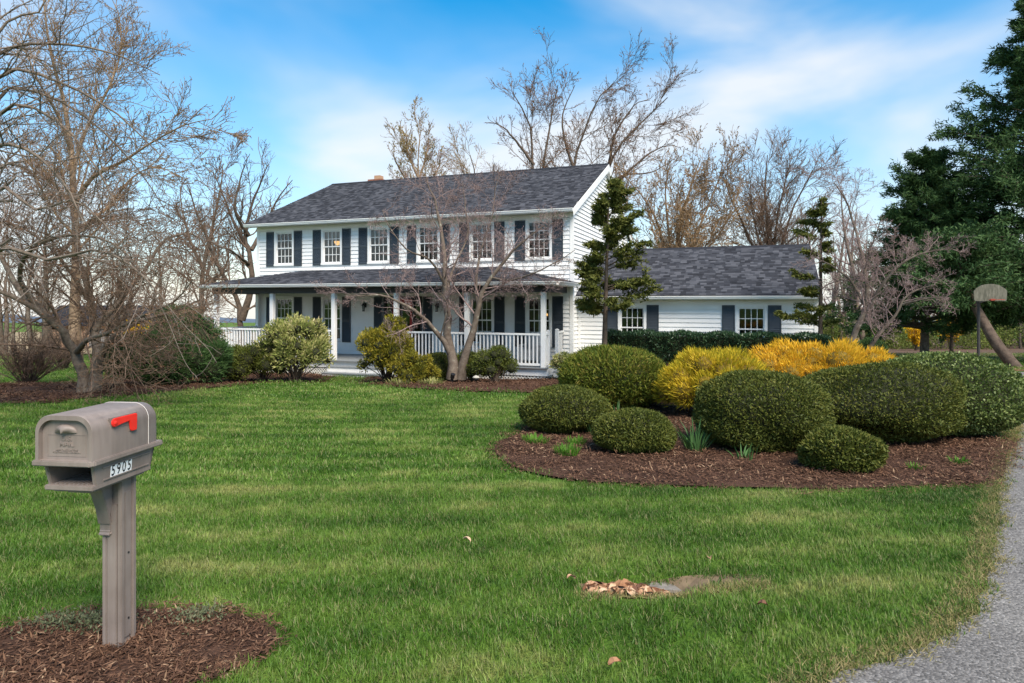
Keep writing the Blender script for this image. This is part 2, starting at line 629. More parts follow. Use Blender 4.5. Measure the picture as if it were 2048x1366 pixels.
# ================================================================== the ground
xs = np.unique(np.concatenate([np.linspace(-2500, -60, 14), np.linspace(-60, 60, 81), np.linspace(60, 2500, 14), np.arange(-4, 5, 0.12)]))
ys = np.unique(np.concatenate([np.linspace(-400, -20, 12), np.linspace(-20, 2.4, 8), np.arange(2.4, 7, 0.06), np.arange(7, 62.1, 1.0), np.linspace(62, 3000, 60)]))
X, Y = np.meshgrid(xs, ys)
V = np.stack([X, Y, g(X, Y)], -1).reshape(-1, 3)
nx, ny = len(xs), len(ys)
ii, jj = np.meshgrid(np.arange(nx - 1), np.arange(ny - 1))
b0 = (jj * nx + ii).ravel()
link('lawn', np_mesh('lawn', V, np.stack([b0, b0 + 1, b0 + 1 + nx, b0 + nx], 1), smooth=True), M['turf'], kind='structure')

# outlines of drive and beds, in metres on the ground
DRIVE = [gp(1560, 1420), gp(1640, 1366), gp(1760, 1330), gp(1860, 1290), gp(1930, 1240), gp(1966, 1190), gp(1984, 1120), gp(1996, 1040),
         gp(2001, 980), gp(2012, 925), gp(2028, 890), gp(2040, 850), (7.65, 10.0), (8.35, 11.3), (9.0, 12.8), (9.6, 14.6), (9.9, 16.2), (10.2, 17.2), (11.0, 18.3), (12.6, 20.3), (20, 22.3),
         (34, 23.0), (34, 15.0), (24, 14.0), (16, 12.0), (12, 9.0), (9.5, 5.0), (8, 1.0), (5.5, -3.0), (0.4, -3.0), (0.6, 1.8)]
def open_smooth(pts, n=4):
    c = curve([(p[0], p[1], 0) for p in pts], n * len(pts))
    return [(q[0], q[1]) for q in c]
DRIVE_P = open_smooth(DRIVE[:21], 9) + DRIVE[21:]
DRIVE_P = [(x + rng.normal(0, .022), y + rng.normal(0, .022)) for x, y in DRIVE_P]
sheet('driveway', DRIVE_P, M['asphalt'], 0.012, 1.0)

ISLAND = smooth_poly([gp(988, 900), gp(1008, 925), gp(1060, 948), gp(1150, 963), gp(1300, 973), gp(1500, 979), gp(1700, 981), gp(1850, 974), gp(1996, 962),
                      gp(2012, 912), gp(2024, 884), (6.9, 10.6), (6.6, 12.5), (5.2, 14.4), (2.6, 14.6), (1.0, 12.9), (0.35, 11.2), gp(1040, 868), gp(1002, 884)], 6)
sheet('island_bed', ISLAND, M['mulch'], 0.028, 0.5)
BED_W = smooth_poly([(-24, 15.5), gp(0, 808), gp(130, 801), gp(300, 788), gp(450, 774), gp(560, 761), gp(640, 756), (-6.2, 21.9), (-7.5, 23.0), (-10.3, 23.8), (-13.0, 22.0), (-14.0, 18.6), (-19, 18.8)], 6)
sheet('west_bed', BED_W, M['mulch'], 0.028, 0.7)
BED_E = smooth_poly([gp(716, 763), gp(800, 776), gp(950, 784), gp(1060, 787), gp(1140, 784), (2.3, 17.6), (3.6, 18.4), (7.5, 16.8), (10.0, 16.6), (10.4, 17.9), (3.4, 21.2), (1.5, 20.2), (-4.0, 21.7), (-4.9, 20.6)], 6)
sheet('porch_bed', BED_E, M['mulch'], 0.032, 0.7)
MAILBED = smooth_poly([(-2.15 + 0.82 * math.cos(a) * (1 + 0.06 * math.sin(3 * a)), 3.47 + 0.50 * math.sin(a) * (1 + 0.05 * math.cos(2 * a)))
                       for a in np.linspace(0, 2 * math.pi, 14, endpoint=False)], 5)
sheet('mailbox_bed', MAILBED, M['mulch'], 0.022, 0.2)
BEDS = [ISLAND, BED_W, BED_E, MAILBED]
# distant hills and a stubble field beyond the garden
def hills():
    n = 60
    vs, fs = [], []
    for i in range(n):
        x = -2400 + 4800 * i / (n - 1)
        h = 14 + 12 * math.sin(i * 0.55) + 9 * math.sin(i * 0.23 + 1) 
        base = gz(x, 2400)
        for (dy, dz) in ((0, -3), (60, h * 0.6), (160, h), (300, h * 0.5), (340, -3)):
            vs.append((x, 2400 + dy, base + dz))
    for i in range(n - 1):
        for j in range(4):
            a = i * 5 + j
            fs.append((a, a + 5, a + 6, a + 1))
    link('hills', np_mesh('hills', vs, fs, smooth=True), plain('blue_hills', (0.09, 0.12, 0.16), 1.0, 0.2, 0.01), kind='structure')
hills()
sheet('stubble_field', [(-120, 48), (-14, 44), (-8, 90), (-30, 160), (-170, 160)], plain('straw_field', (0.26, 0.19, 0.10), 1, 0.2, 0.3), 0.06, 12)
sheet('wood_floor', [(12, 33.5), (24, 30.5), (60, 29), (80, 90), (14, 90)], plain('leaf_litter', (0.10, 0.055, 0.03), 1, 0.3, 0.8), 0.05, 6)
sheet('pine_litter', [(11.5, 21.6), (13, 21.0), (20, 22.4), (30, 23.2), (30, 27), (20, 25), (14, 23.6)], plain('pine_needles', (0.17, 0.075, 0.035), 1, 0.3, 3, 0.5, 40), 0.03, 2)

# ================================================================== the house
HZ = -0.65
HA = R(-20)
house = empty('house', (2.08, 22.0, HZ), HA, 'white two storey house with slate shutters, front porch and low garage wing', 'house')
UP = (0, 0, -HZ)
def hp(mb, name, m, parent=None, bevel=0, smooth=False, kind=None):
    """a part of the house; its mesh is written in house axes with world heights"""
    return mb.build(name, M[m] if isinstance(m, str) else m, parent or house, bevel, smooth, UP if parent is None else None, kind=kind)

WX0, WX1, DEP = -13.45, 0.0, 11.0       # main block
SOF, GRD = 4.97, -0.75
UC = [-12.1, -9.8, -7.66, -5.53, -3.37, -1.21]     # upper window centres
LC = [-12.1, -9.8, -3.37, -1.21]
UW, UZ0, UZ1 = 0.40, 3.44, 4.70          # half width and heights of the openings
LZ0, LZ1 = 0.42, 2.02
DOOR = (-7.42, -5.80, -0.16, 2.02)
WGX1, WGY, WGD = 7.70, 0.70, 7.2         # garage wing
GC = [1.93, 5.76]
GZ0, GZ1 = 0.30, 1.70
COURSE = 0.15

def cut_spans(a, b, cuts):
    sp = [(a, b)]
    for (c0, c1) in cuts:
        nsp = []
        for (p, q) in sp:
            if c1 <= p or c0 >= q: nsp.append((p, q)); continue
            if c0 > p: nsp.append((p, c0))
            if c1 < q: nsp.append((c1, q))
        sp = nsp
    return [s for s in sp if s[1] - s[0] > 0.02]

def siding(parent, x0, x1, y, z0, z1, holes):
    """lap siding on a wall facing -y: every board between openings is its own piece"""
    z = z0
    while z < z1 - 0.01:
        zt = min(z + COURSE, z1)
        zs = {z, zt}
        cuts = [(hx0, hx1) for (hx0, hx1, hz0, hz1) in holes if hz0 < zt - 0.02 and hz1 > z + 0.02]
        for (a, b) in cut_spans(x0, x1, cuts):
            m = MB()
            m.prism([(y - 0.030, z), (y + 0.0, z), (y + 0.012, zt + 0.02), (y - 0.002, zt + 0.02)], 'x', a, b)
            hp(m, 'siding_board', 'white', parent)
        z += COURSE

wall = MB()
# frame behind the boards: thin posts and plates, so the rooms stay hollow
wall.box(WX0 + .02, WX1 - .02, 0.13, 0.15, SOF - .05, SOF + .2)
wall.box(WX0, WX0 + .02, 0.0, DEP, GRD, SOF + .1)
wall.box(WX0, WX1, DEP - .02, DEP, GRD, SOF + .1)
wall_o = hp(wall, 'wall', 'white')
holesF = [(c - UW - .02, c + UW + .02, UZ0, UZ1) for c in UC] + [(c - UW - .02, c + UW + .02, LZ0, LZ1) for c in LC] + [(DOOR[0], DOOR[1], -1, DOOR[3])]
siding(wall_o, WX0, WX1, 0.0, GRD, SOF, holesF)
# gable end
gab = MB()
gz_ = GRD
k = 0
RIDGE, EAVE, HALF = 7.62, 5.10, 5.5
SL = (RIDGE - EAVE) / HALF
while gz_ < RIDGE - 0.12:
    zt = gz_ + COURSE
    if zt <= EAVE: a, b = 0.0, DEP
    else:
        a = (gz_ - EAVE) / SL; b = DEP - a
    a = max(a, 0.0); b = min(b, DEP)
    if b - a > 0.1:
        m = MB()
        a2 = max(a, (zt - EAVE) / SL) if zt > EAVE else 0.0
        b2 = DEP - a2
        vs_ = [(0.0, a, gz_), (0.032, a, gz_), (0.004, a2, zt), (-0.01, a2, zt), (0.0, b, gz_), (0.032, b, gz_), (0.004, b2, zt), (-0.01, b2, zt)]
        m.add(vs_, [(0,1,2,3),(7,6,5,4),(0,4,5,1),(1,5,6,2),(2,6,7,3),(3,7,4,0)])
        hp(m, 'siding_board', 'white', wall_o)
    gz_ += COURSE
# corner boards
for (x0, x1, y0, y1) in ((WX0 - .03, WX0 + .09, -.035, .10), (WX1 - .09, WX1 + .035, -.035, .10)):
    hp(MB().box(x0, x1, y0, y1, GRD, SOF), 'corner_board', 'trim')
# rooms: floors, ceiling and a partition; dark because only the windows light them
rm = MB()
rm.box(WX0 + .1, WX1 - .1, .16, DEP - .1, -0.30, -0.18)
rm.box(WX0 + .1, WX1 - .1, .16, DEP - .1, 2.42, 2.72)
rm.box(WX0 + .1, WX1 - .1, .16, DEP - .1, 5.00, 5.06)
rm.box(WX0 + .1, WX1 - .1, 4.2, 4.3, -0.18, 5.0)
for x in (-8.6, -4.6): rm.box(x, x + .1, .16, 4.2, -.18, 5.0)
rm.box(WX0 + .03, WX0 + .1, .16, 4.2, -.18, 5.0)
rm.box(WX1 - .1, WX1 - .03, .16, 4.2, -.18, 5.0)
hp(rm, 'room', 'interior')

def shingles(parent, name, quad, tab=0.20, course=0.14, lift=0.011):
    """a roof slope laid with single shingle tabs: quad = eave start, eave end, ridge end, ridge start"""
    e0, e1, r1, r0 = [np.array(q, float) for q in quad]
    up0, up1 = r0 - e0, r1 - e1
    n = np.cross(e1 - e0, up0); n /= np.linalg.norm(n)
    if n[2] < 0: n = -n
    H = np.linalg.norm(up0 - np.dot(up0, (e1 - e0)) * (e1 - e0) / np.dot(e1 - e0, e1 - e0))
    rows = max(2, int(round(H / course)))
    V, T, Fc = [], [], []
    rg = np.random.default_rng(int(abs(e0.sum() * 1000)) % 9999)
    for i in range(rows):
        t0, t1 = i / rows, min(1.0, (i + 1.15) / rows)
        a0, a1 = e0 + up0 * t0, e1 + up1 * t0
        c0, c1 = e0 + up0 * t1, e1 + up1 * t1
        wd = np.linalg.norm(a1 - a0)
        if wd < 0.05: continue
        cut = [0.0]
        s = -rg.uniform(0, tab)
        while s < wd:
            s += tab * rg.uniform(0.45, 1.25)
            if s > 0.02: cut.append(min(s, wd))
        cut = np.array(cut) / wd
        for p, q in zip(cut[:-1], cut[1:]):
            h = lift * rg.choice([0.6, 0.8, 1.5])
            A, B = a0 + (a1 - a0) * p, a0 + (a1 - a0) * q
            D, E_ = c0 + (c1 - c0) * p, c0 + (c1 - c0) * q
            b = len(V)
            V += [A, B, A + n * (h + .004), B + n * (h + .004), E_ + n * .002, D + n * .002]
            Fc += [(b, b+1, b+3, b+2), (b+2, b+3, b+4, b+5)]
            tt = rg.uniform(0, 1)
            T += [tt, tt]
    me = np_mesh(name, np.array(V), np.array(Fc), T)
    me.materials.append(M['shingle'])
    return link(name, me, None, parent, None, kind='stuff')

OH = 0.42
zE = EAVE + .03 - SL * OH * 0.0
ze = EAVE - SL * OH + .16
roof = MB()
xl, xr = WX0 - .28, WX1 + .14
yf, yb = -OH, DEP + OH
zr = RIDGE + .10
roof.prism([(yf, ze), (HALF, zr), (yb, ze), (yb, ze - .10), (HALF, zr - .13), (yf, ze - .10)], 'x', xl, xr)
roof_o = hp(roof, 'roof', plain('roof_deck', (0.03, 0.031, 0.036), 0.95))
shingles(roof_o, 'shingles', [(xl, yf - .03, ze + .004), (xr, yf - .03, ze + .004), (xr, HALF, zr + .012), (xl, HALF, zr + .012)])
hp(MB().prism([(HALF - .16, zr - .04), (HALF, zr + .045), (HALF + .16, zr - .04)], 'x', xl, xr), 'ridge_cap', M['shingle'], roof_o)
# white rake boards, fascia, gutter, soffit
rk = MB()
rk.prism([(yf, ze - .26), (yf, ze - .012), (HALF, zr - .012), (HALF, zr - .30)], 'x', xr - .004, xr + .022)
hp(rk, 'rake_board', 'trim')
rk = MB()
rk.prism([(yb, ze - .26), (yb, ze - .012), (HALF + .002, zr - .012), (HALF + .002, zr - .30)], 'x', xr - .004, xr + .022)
hp(rk, 'rake_board', 'trim')
hp(MB().prism([(0.0, SOF + .30), (HALF, zr - .26), (DEP, SOF + .30), (DEP, SOF + .22), (HALF, zr - .36), (0, SOF + .22)], 'x', WX1 + .02, xr - .006), 'rake_soffit', 'trim')
def gutter(x0, x1, y, z, name='gutter', ends=True):
    m = MB()
    m.prism([(y, z), (y - .115, z), (y - .115, z - .022), (y - .10, z - .03), (y - .085, z - .085), (y - .06, z - .115), (y, z - .115)], 'x', x0, x1)
    hp(m, name, 'trim')
gutter(xl + .0, xr + .0, yf - .012, ze - .02)
hp(MB().box(xl, xr - .002, yf - .010, yf + .02, SOF - .002, ze - .02), 'fascia', 'trim')
hp(MB().box(xl, xr - .004, yf + .022, -.002, SOF - .004, SOF + .03), 'soffit', 'trim')
hp(MB().box(WX0, WX1, -.028, -.001, SOF - .17, SOF - .008), 'frieze_board', 'trim')

# chimney at the far end of the ridge
ch = empty('chimney', (0, 0, 0)); ch.parent = house; ch.location = UP
cx, cy = -11.75, HALF + 1.1
hp(MB().box(cx - .38, cx + .38, cy - .38, cy + .38, 6.4, 8.0), 'core', 'mortar', ch)
bme = MB().box(0, .2, 0, .02, 0, .066).mesh('brick')
bme.materials.append(M['brick'])
for r in range(10):
    z = 7.25 + r * .075
    for s in range(4):
        for kx in range(4):
            o = bpy.data.objects.new('brick', bme); C.objects.link(o); o.parent = ch
            off = -.40 + kx * .21 + (.05 if r % 2 else 0) - .04
            if s == 0: o.location = (cx + off, cy - .40, z)
            elif s == 1: o.location = (cx + .40, cy + off, z); o.rotation_euler = (0, 0, R(90))
            elif s == 2: o.location = (cx + off, cy + .38, z)
            else: o.location = (cx - .38, cy + off, z); o.rotation_euler = (0, 0, R(90))
hp(MB().box(cx - .17, cx + .17, cy - .17, cy + .17, 8.0, 8.22), 'flue', 'clay', ch, .01)

# ---- windows
def window(cx, y, z0, z1, hw=UW, lamp=None, blind=True, name='window'):
    t = empty(name); t.parent = house; t.location = (cx, y, -HZ)
    cas = MB()
    c = .085
    cas.box(-hw - c, -hw, -.045, .06, z0 - .02, z1)
    cas.box(hw, hw + c, -.045, .06, z0 - .02, z1)
    cas.box(-hw - c, hw + c, -.047, .06, z1, z1 + .10)
    cas.box(-hw - c - .01, hw + c + .01, -.06, .06, z0 - .09, z0 - .02)
    hp(cas, 'casing', 'trim', t)
    zm = (z0 + z1) / 2
    for (s0, s1, yo, nm) in ((zm - .015, z1, .0, 'upper_sash'), (z0 - .02, zm + .022, .022, 'lower_sash')):
        f = MB()
        w_ = .042
        f.box(-hw, -hw + w_, yo, yo + .03, s0, s1)
        f.box(hw - w_, hw, yo, yo + .03, s0, s1)
        f.box(-hw + w_, hw - w_, yo + .001, yo + .03, s0, s0 + w_)
        f.box(-hw + w_, hw - w_, yo + .001, yo + .03, s1 - w_, s1)
        hp(f, nm, 'trim', t)
        g0, g1 = s0 + w_, s1 - w_
        mu = MB()
        for i in (1, 2, 3):
            x = -hw + w_ + (2 * hw - 2 * w_) * i / 4
            mu.box(x - .011, x + .011, yo + .004, yo + .014, g0, g1)
        zc = (g0 + g1) / 2
        mu.box(-hw + w_, hw - w_, yo + .003, yo + .015, zc - .011, zc + .011)
        hp(mu, 'muntin_grid', 'trim', t)
        hp(MB().box(-hw + w_, hw - w_, yo + .018, yo + .022, g0, g1), 'pane', 'glass', t)
    if blind:
        bl = MB()
        n = 12
        for i in range(n):
            xa = -hw + 2 * hw * i / n; xb = -hw + 2 * hw * (i + 1) / n
            bl.add([(xa, .10 + .02 * (i % 2), z1), (xb, .10 + .02 * ((i + 1) % 2), z1), (xb, .10 + .02 * ((i + 1) % 2), z1 - blind), (xa, .10 + .02 * (i % 2), z1 - blind)], [(0, 1, 2, 3)])
        hp(bl, 'valance', 'blind', t)
    return t

def shutter(x0, x1, y, z0, z1):
    m = MB()
    s = .045
    m.box(x0, x0 + s, y - .035, y - .006, z0, z1)
    m.box(x1 - s, x1, y - .035, y - .006, z0, z1)
    zm = z0 + (z1 - z0) * .48
    for (a, b) in ((z0, z0 + .07), (zm - .04, zm + .04), (z1 - .06, z1)):
        m.box(x0 + s, x1 - s, y - .034, y - .006, a, b)
    for (a, b) in ((z0 + .07, zm - .04), (zm + .04, z1 - .06)):
        n = max(3, int((b - a) / .05))
        for i in range(n):
            z = a + (b - a) * i / n
            m.add([(x0 + s, y - .030, z), (x1 - s, y - .030, z), (x1 - s, y - .012, z + (b - a) / n), (x0 + s, y - .012, z + (b - a) / n),
                   (x0 + s, y - .022, z), (x1 - s, y - .022, z)], [(0, 1, 2, 3), (0, 4, 5, 1)])
    return hp(m, 'shutter', 'shutter')

for c in UC:
    window(c, 0, UZ0, UZ1, blind=.26)
    for s in (-1, 1):
        a, b = sorted((c + s * .50, c + s * .885))
        shutter(a, b, -.018, UZ0 - .10, UZ1 + .06)
for c in LC:
    window(c, 0, LZ0, LZ1, blind=0)
    for s in (-1, 1):
        a, b = sorted((c + s * .50, c + s * .885))
        shutter(a, b, -.018, LZ0 - .12, LZ1 + .06)
for c in GC:
    window(c, WGY, GZ0, GZ1, hw=.40, blind=0)
    for s in (-1, 1):
        a, b = sorted((c + s * .50, c + s * .90))
        shutter(a, b, WGY - .018, GZ0 - .10, GZ1 + .08)
# lamps seen through the glass
lp = empty('pendant_lamp', (0, 0, 0), 0, 'amber glass pendant lamp glowing behind an upper floor window', 'lamp')
def to_world(x, y, z):
    return Vector((2.08 + x * math.cos(HA) - y * math.sin(HA), 22 + x * math.sin(HA) + y * math.cos(HA), z))
lp.location = to_world(-9.86, .45, 4.30)
MB().lathe([(.01, -.13), (.07, -.11), (.12, -.05), (.14, .02), (.13, .03)], 16).build('shade', M['glow'], lp, smooth=True)
MB().box(-.008, .008, -.008, .008, .03, .68).build('stem', M['black'], lp)
ld = bpy.data.lights.new('pendant_bulb', 'POINT'); ld.energy = 1.5; ld.color = (1, .6, .3); ld.shadow_soft_size = .08
lo = bpy.data.objects.new('pendant_bulb', ld); C.objects.link(lo); lo.parent = lp; lo.location = (0, 0, -.25)
lp2 = empty('chandelier', (0, 0, 0), 0, 'brass chandelier with lit candle bulbs inside the ground floor window', 'lamp')
lp2.location = to_world(-1.25, 1.3, 1.42)
cm = MB(); bm_ = MB()
for i in range(7):
    a = 2 * math.pi * i / 7
    p = (.26 * math.cos(a), .26 * math.sin(a), 0)
    cm.tube([(0, 0, -.06), (.14 * math.cos(a), .14 * math.sin(a), -.13), (p[0], p[1], -.05)], .009, 6)
    bm_.lathe([(.012, 0), (.022, .03), (.02, .06), (.004, .10)], 8, (p[0], p[1], -.05))
cm.tube([(0, 0, -.10), (0, 0, .9)], .012, 6)
cm.build('arm', M['clay'], lp2)
bm_.build('bulb', M['glow'], lp2)

# ---- front door with sidelights
dr = empty('door'); dr.parent = house; dr.location = UP
x0, x1, z0, z1 = DOOR
fr = MB()
fr.box(x0 - .02, x0 + .06, -.05, .08, z0, z1 + .06); fr.box(x1 - .06, x1 + .02, -.05, .08, z0, z1 + .06)
fr.box(x0 + .06, x1 - .06, -.049, .08, z1 - .02, z1 + .058)
for x in (-7.10, -6.16): fr.box(x - .035, x + .035, -.046, .08, z0, z1 - .02)
hp(fr, 'frame', 'beam', dr)
dl = MB()
a, b = -7.06, -6.20
dl.box(a, a + .12, 0, .04, z0 + .02, z1 - .03); dl.box(b - .12, b, 0, .04, z0 + .02, z1 - .03)
dl.box(a + .12, b - .12, .001, .04, z1 - .17, z1 - .03); dl.box(a + .12, b - .12, .001, .04, z0 + .02, z0 + .48)
hp(dl, 'leaf', 'red', dr)
hp(MB().box(a + .12, b - .12, .015, .022, z0 + .48, z1 - .17), 'pane', 'glass', dr)
hp(MB().lathe([(.012, 0), (.03, .02), (.03, .04), (.012, .06)], 10, (b - .06, -.03, .82)), 'knob', 'clay', dr)
for (p, q) in ((x0 + .06, -7.14), (-6.12, x1 - .06)):
    hp(MB().box(p, q, .02, .05, z0, z0 + .55), 'side_panel', 'beam', dr)
    hp(MB().box(p, q, .025, .031, z0 + .55, z1 - .02), 'pane', 'glass', dr)
for (p, q) in ((-7.86, -7.48), (-5.74, -5.36)):
    shutter(p, q, -.018, DOOR[2] + .02, LZ1 + .06)

def lantern(x):
    t = empty('wall_lantern'); t.parent = house; t.location = (x, 0, 1.72 - HZ)
    m = MB()
    m.box(-.045, .045, -.045, -.018, -.05, .12)
    m.tube([(0, -.04, .06), (0, -.12, .16), (0, -.15, .10)], .012, 6)
    m.lathe([(.03, .11), (.085, .04), (.09, .02)], 8, (0, -.15, 0))
    m.lathe([(.05, -.20), (.055, -.185), (.05, -.17)], 8, (0, -.15, 0))
    hp(m, 'bracket', 'black', t)
    hp(MB().lathe([(.045, -.17), (.07, .02)], 8, (0, -.15, 0)), 'glass_shade', 'glass', t)
lantern(-8.25); lantern(-5.12)

# ---- porch
PD = 2.3
DK = -0.16
PXS = [-13.36, -10.74, -8.06, -5.55, -2.93, -0.33]
px0, px1 = -13.50, -0.20
dk = empty('porch_deck'); dk.parent = house; dk.location = UP
yy = -.02
i = 0
while yy > -PD - .10:
    hp(MB().box(px0, px1, yy - .135, yy - .003, DK - .03, DK - .001 * (i % 2)), 'deck_board', 'deck', dk)
    yy -= .14; i += 1
yfr = yy + .14
hp(MB().box(px0 + .02, px1 - .02, yfr - .012, yfr + .02, DK - .27, DK - .032), 'skirt_board', 'trim', dk)
hp(MB().box(px1 - .02, px1 + .012, yfr - .010, -.04, DK - .27, DK - .032), 'skirt_board', 'trim', dk)
hp(MB().box(px0 - .012, px0 + .02, yfr - .010, -.04, DK - .27, DK - .032), 'skirt_board', 'trim', dk)
def lattice(p, q, zt, zb):
    m = MB()
    p, q = Vector(p), Vector(q)
    d = (q - p); ln = d.length; d.normalize()
    h = zt - zb
    s = -h
    while s < ln:
        for dirn in (1, -1):
            a, b = (s, s + h) if dirn == 1 else (s + h, s)
            ta, tb = 0.0, 1.0
            pa = [a + (b - a) * t for t in (0, 1)]
            lo, hi = 0.0, 1.0
            if dirn == 1:
                lo = max(lo, (0 - a) / h); hi = min(hi, (ln - a) / h)
            else:
                lo = max(lo, (a - ln) / h); hi = min(hi, a / h)
            if hi - lo < .05: continue
            A = p + d * (a + (b - a) * lo); B = p + d * (a + (b - a) * hi)
            off = Vector((-d.y, d.x, 0)) * (.004 * dirn)
            m.bar((A.x + off.x, A.y + off.y, zb + h * lo), (B.x + off.x, B.y + off.y, zb + h * hi), .007, .038)
        s += .11
    return m
hp(lattice((px0 + .05, yfr + .03, 0), (px1 - .04, yfr + .03, 0), DK - .25, GRD - .12), 'lattice', 'lattice', dk)
hp(lattice((px1 - .03, yfr + .03, 0), (px1 - .03, -.1, 0), DK - .25, GRD + .02), 'lattice', 'lattice', dk)
for x in PXS:
    m = MB()
    s = .075
    m.box(x - s, x + s, -PD - s, -PD + s, DK, 2.20)
    hp(m, 'porch_post', 'trim', bevel=.008)
for (x, y) in ((WX0 + .12, -.13),):
    hp(MB().box(x - .07, x + .07, y - .07, y + .05, DK, 2.20), 'porch_post', 'trim')
bm2 = MB()
bm2.box(px0 - .02, px1 + .02, -PD - .09, -PD + .09, 2.195, 2.46)
hp(bm2, 'porch_beam', 'beam')
hp(MB().box(px0 - .02, px0 + .14, -PD + .092, -.04, 2.195, 2.46), 'porch_beam', 'beam')
hp(MB().box(px1 - .14, px1 + .02, -PD + .092, -.04, 2.195, 2.46), 'porch_beam', 'beam')
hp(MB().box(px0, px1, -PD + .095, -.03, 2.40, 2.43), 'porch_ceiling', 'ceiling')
# hipped porch roof
ex0, ex1, ey = px0 - .34, px1 + .42, -PD - .40
ezz = 2.53
zt = 3.14
rn = 2.6
pr = MB()
pr.add([(ex0, ey, ezz), (ex1, ey, ezz), (ex1 - 2.75, -.02, zt), (ex0 + 2.75, -.02, zt), (ex0, -.02, ezz), (ex1, -.02, ezz),
        (ex0, ey, ezz - .04), (ex1, ey, ezz - .04), (ex0, -.02, ezz - .04), (ex1, -.02, ezz - .04)],
       [(0, 1, 2, 3), (1, 5, 2), (0, 3, 4), (6, 8, 9, 7), (0, 6, 7, 1), (1, 7, 9, 5), (0, 4, 8, 6), (4, 3, 2, 5, 9, 8)])
pr_o = hp(pr, 'porch_roof', plain('porch_roof_deck', (0.03, 0.031, 0.036), 0.95))
shingles(pr_o, 'shingles', [(ex0, ey - .02, ezz + .005), (ex1, ey - .02, ezz + .005), (ex1 - 2.75, -.025, zt + .006), (ex0 + 2.75, -.025, zt + .006)])
shingles(pr_o, 'shingles', [(ex1 + .02, ey, ezz + .005), (ex1 + .02, -.02, ezz + .005), (ex1 - 2.75, -.02, zt + .006), (ex1 - 2.75, -.02, zt + .006)])
gutter(ex0, ex1, ey + .02, ezz - .01, 'porch_gutter')
m = MB().prism([(ex1 - .02, ezz - .01), (ex1 + .095, ezz - .01), (ex1 + .095, ezz - .032), (ex1 + .08, ezz - .04), (ex1 + .04, ezz - .125), (ex1 - .02, ezz - .125)], 'y', ey + .021, -.03)
hp(m, 'porch_gutter', 'trim')
m = MB().prism([(ex0 + .02, ezz - .01), (ex0 - .095, ezz - .01), (ex0 - .095, ezz - .032), (ex0 - .04, ezz - .125), (ex0 + .02, ezz - .125)], 'y', ey + .021, -.03)
hp(m, 'porch_gutter', 'trim')
hp(MB().box(ex0 + .021, ex1 - .021, ey + .021, -.03, ezz - .126, ezz - .10), 'porch_soffit', 'trim')

RT = 0.90
bal_me = MB().box(-.019, .019, -.019, .019, DK + .10, RT - .05).mesh('baluster')
bal_me.materials.append(M['trim'])
def railing(p, q):
    t = empty('railing'); t.parent = house; t.location = UP
    p, q = Vector((*p, 0)), Vector((*q, 0))
    d = (q - p); ln = d.length; d.normalize()
    hp(MB().bar(p + Vector((0, 0, RT - .03)), q + Vector((0, 0, RT - .03)), .075, .06), 'top_rail', 'trim', t)
    hp(MB().bar(p + Vector((0, 0, DK + .085)), q + Vector((0, 0, DK + .085)), .05, .07), 'bottom_rail', 'trim', t)
    n = max(2, int(round(ln / .128)))
    for i in range(1, n):
        o = bpy.data.objects.new('baluster', bal_me); C.objects.link(o); o.parent = t
        o.location = p + d * (ln * i / n)
        o.rotation_euler = (0, 0, math.atan2(d.y, d.x))
for i in (0, 1, 3, 4):
    railing((PXS[i] + .076, -PD), (PXS[i + 1] - .076, -PD))
railing((PXS[0], -PD + .076), (PXS[0], -.20))
railing((PXS[5], -PD + .076), (PXS[5], -PD + .44))
railing((PXS[5], -.72), (PXS[5], -.03))
for y in (-PD + .48, -.77):
    m = MB().box(PXS[5] - .055, PXS[5] + .055, y - .055, y + .055, DK, RT + .06)
    m.add([(PXS[5] - .065, y - .065, RT + .06), (PXS[5] + .065, y - .065, RT + .06), (PXS[5] + .065, y + .065, RT + .06), (PXS[5] - .065, y + .065, RT + .06), (PXS[5], y, RT + .10)],
          [(0, 3, 2, 1), (0, 1, 4), (1, 2, 4), (2, 3, 4), (3, 0, 4)])
    hp(m, 'newel_post', 'trim')
# steps
def steps(name, x0, x1, y0, n, rise, run, axis):
    t = empty(name); t.parent = house; t.location = UP
    for i in range(n):
        zt_ = DK - rise * (i + 1)
        a, b = y0 - run * i, y0 - run * (i + 1)
        if axis == 'y':
            hp(MB().box(x0, x1, b, a, GRD - .15, zt_ - .036), 'riser', 'trim', t)
            hp(MB().box(x0 - .02, x1 + .02, b - .03, a, zt_ - .035, zt_), 'tread', 'deck', t)
        else:
            hp(MB().box(-b, -a, x0, x1, GRD - .1, zt_ - .036), 'riser', 'trim', t) if False else \
            hp(MB().box(a - 0, a + run, x0, x1, GRD - .1, zt_ - .036), 'riser', 'trim', t)
            hp(MB().box(a, a + run + .03, x0 - .02, x1 + .02, zt_ - .035, zt_), 'tread', 'deck', t)
steps('front_steps', -8.15, -5.45, yfr - .014, 2, .19, .30, 'y')
t = empty('side_steps'); t.parent = house; t.location = UP
for i in range(2):
    a = px1 + .016 + .30 * i
    zt_ = DK - .17 * (i + 1)
    hp(MB().box(a, a + .30, -1.72, -.80, GRD - .1, zt_ - .036), 'riser', 'trim', t)
    hp(MB().box(a, a + .33, -1.74, -.78, zt_ - .035, zt_), 'tread', 'deck', t)

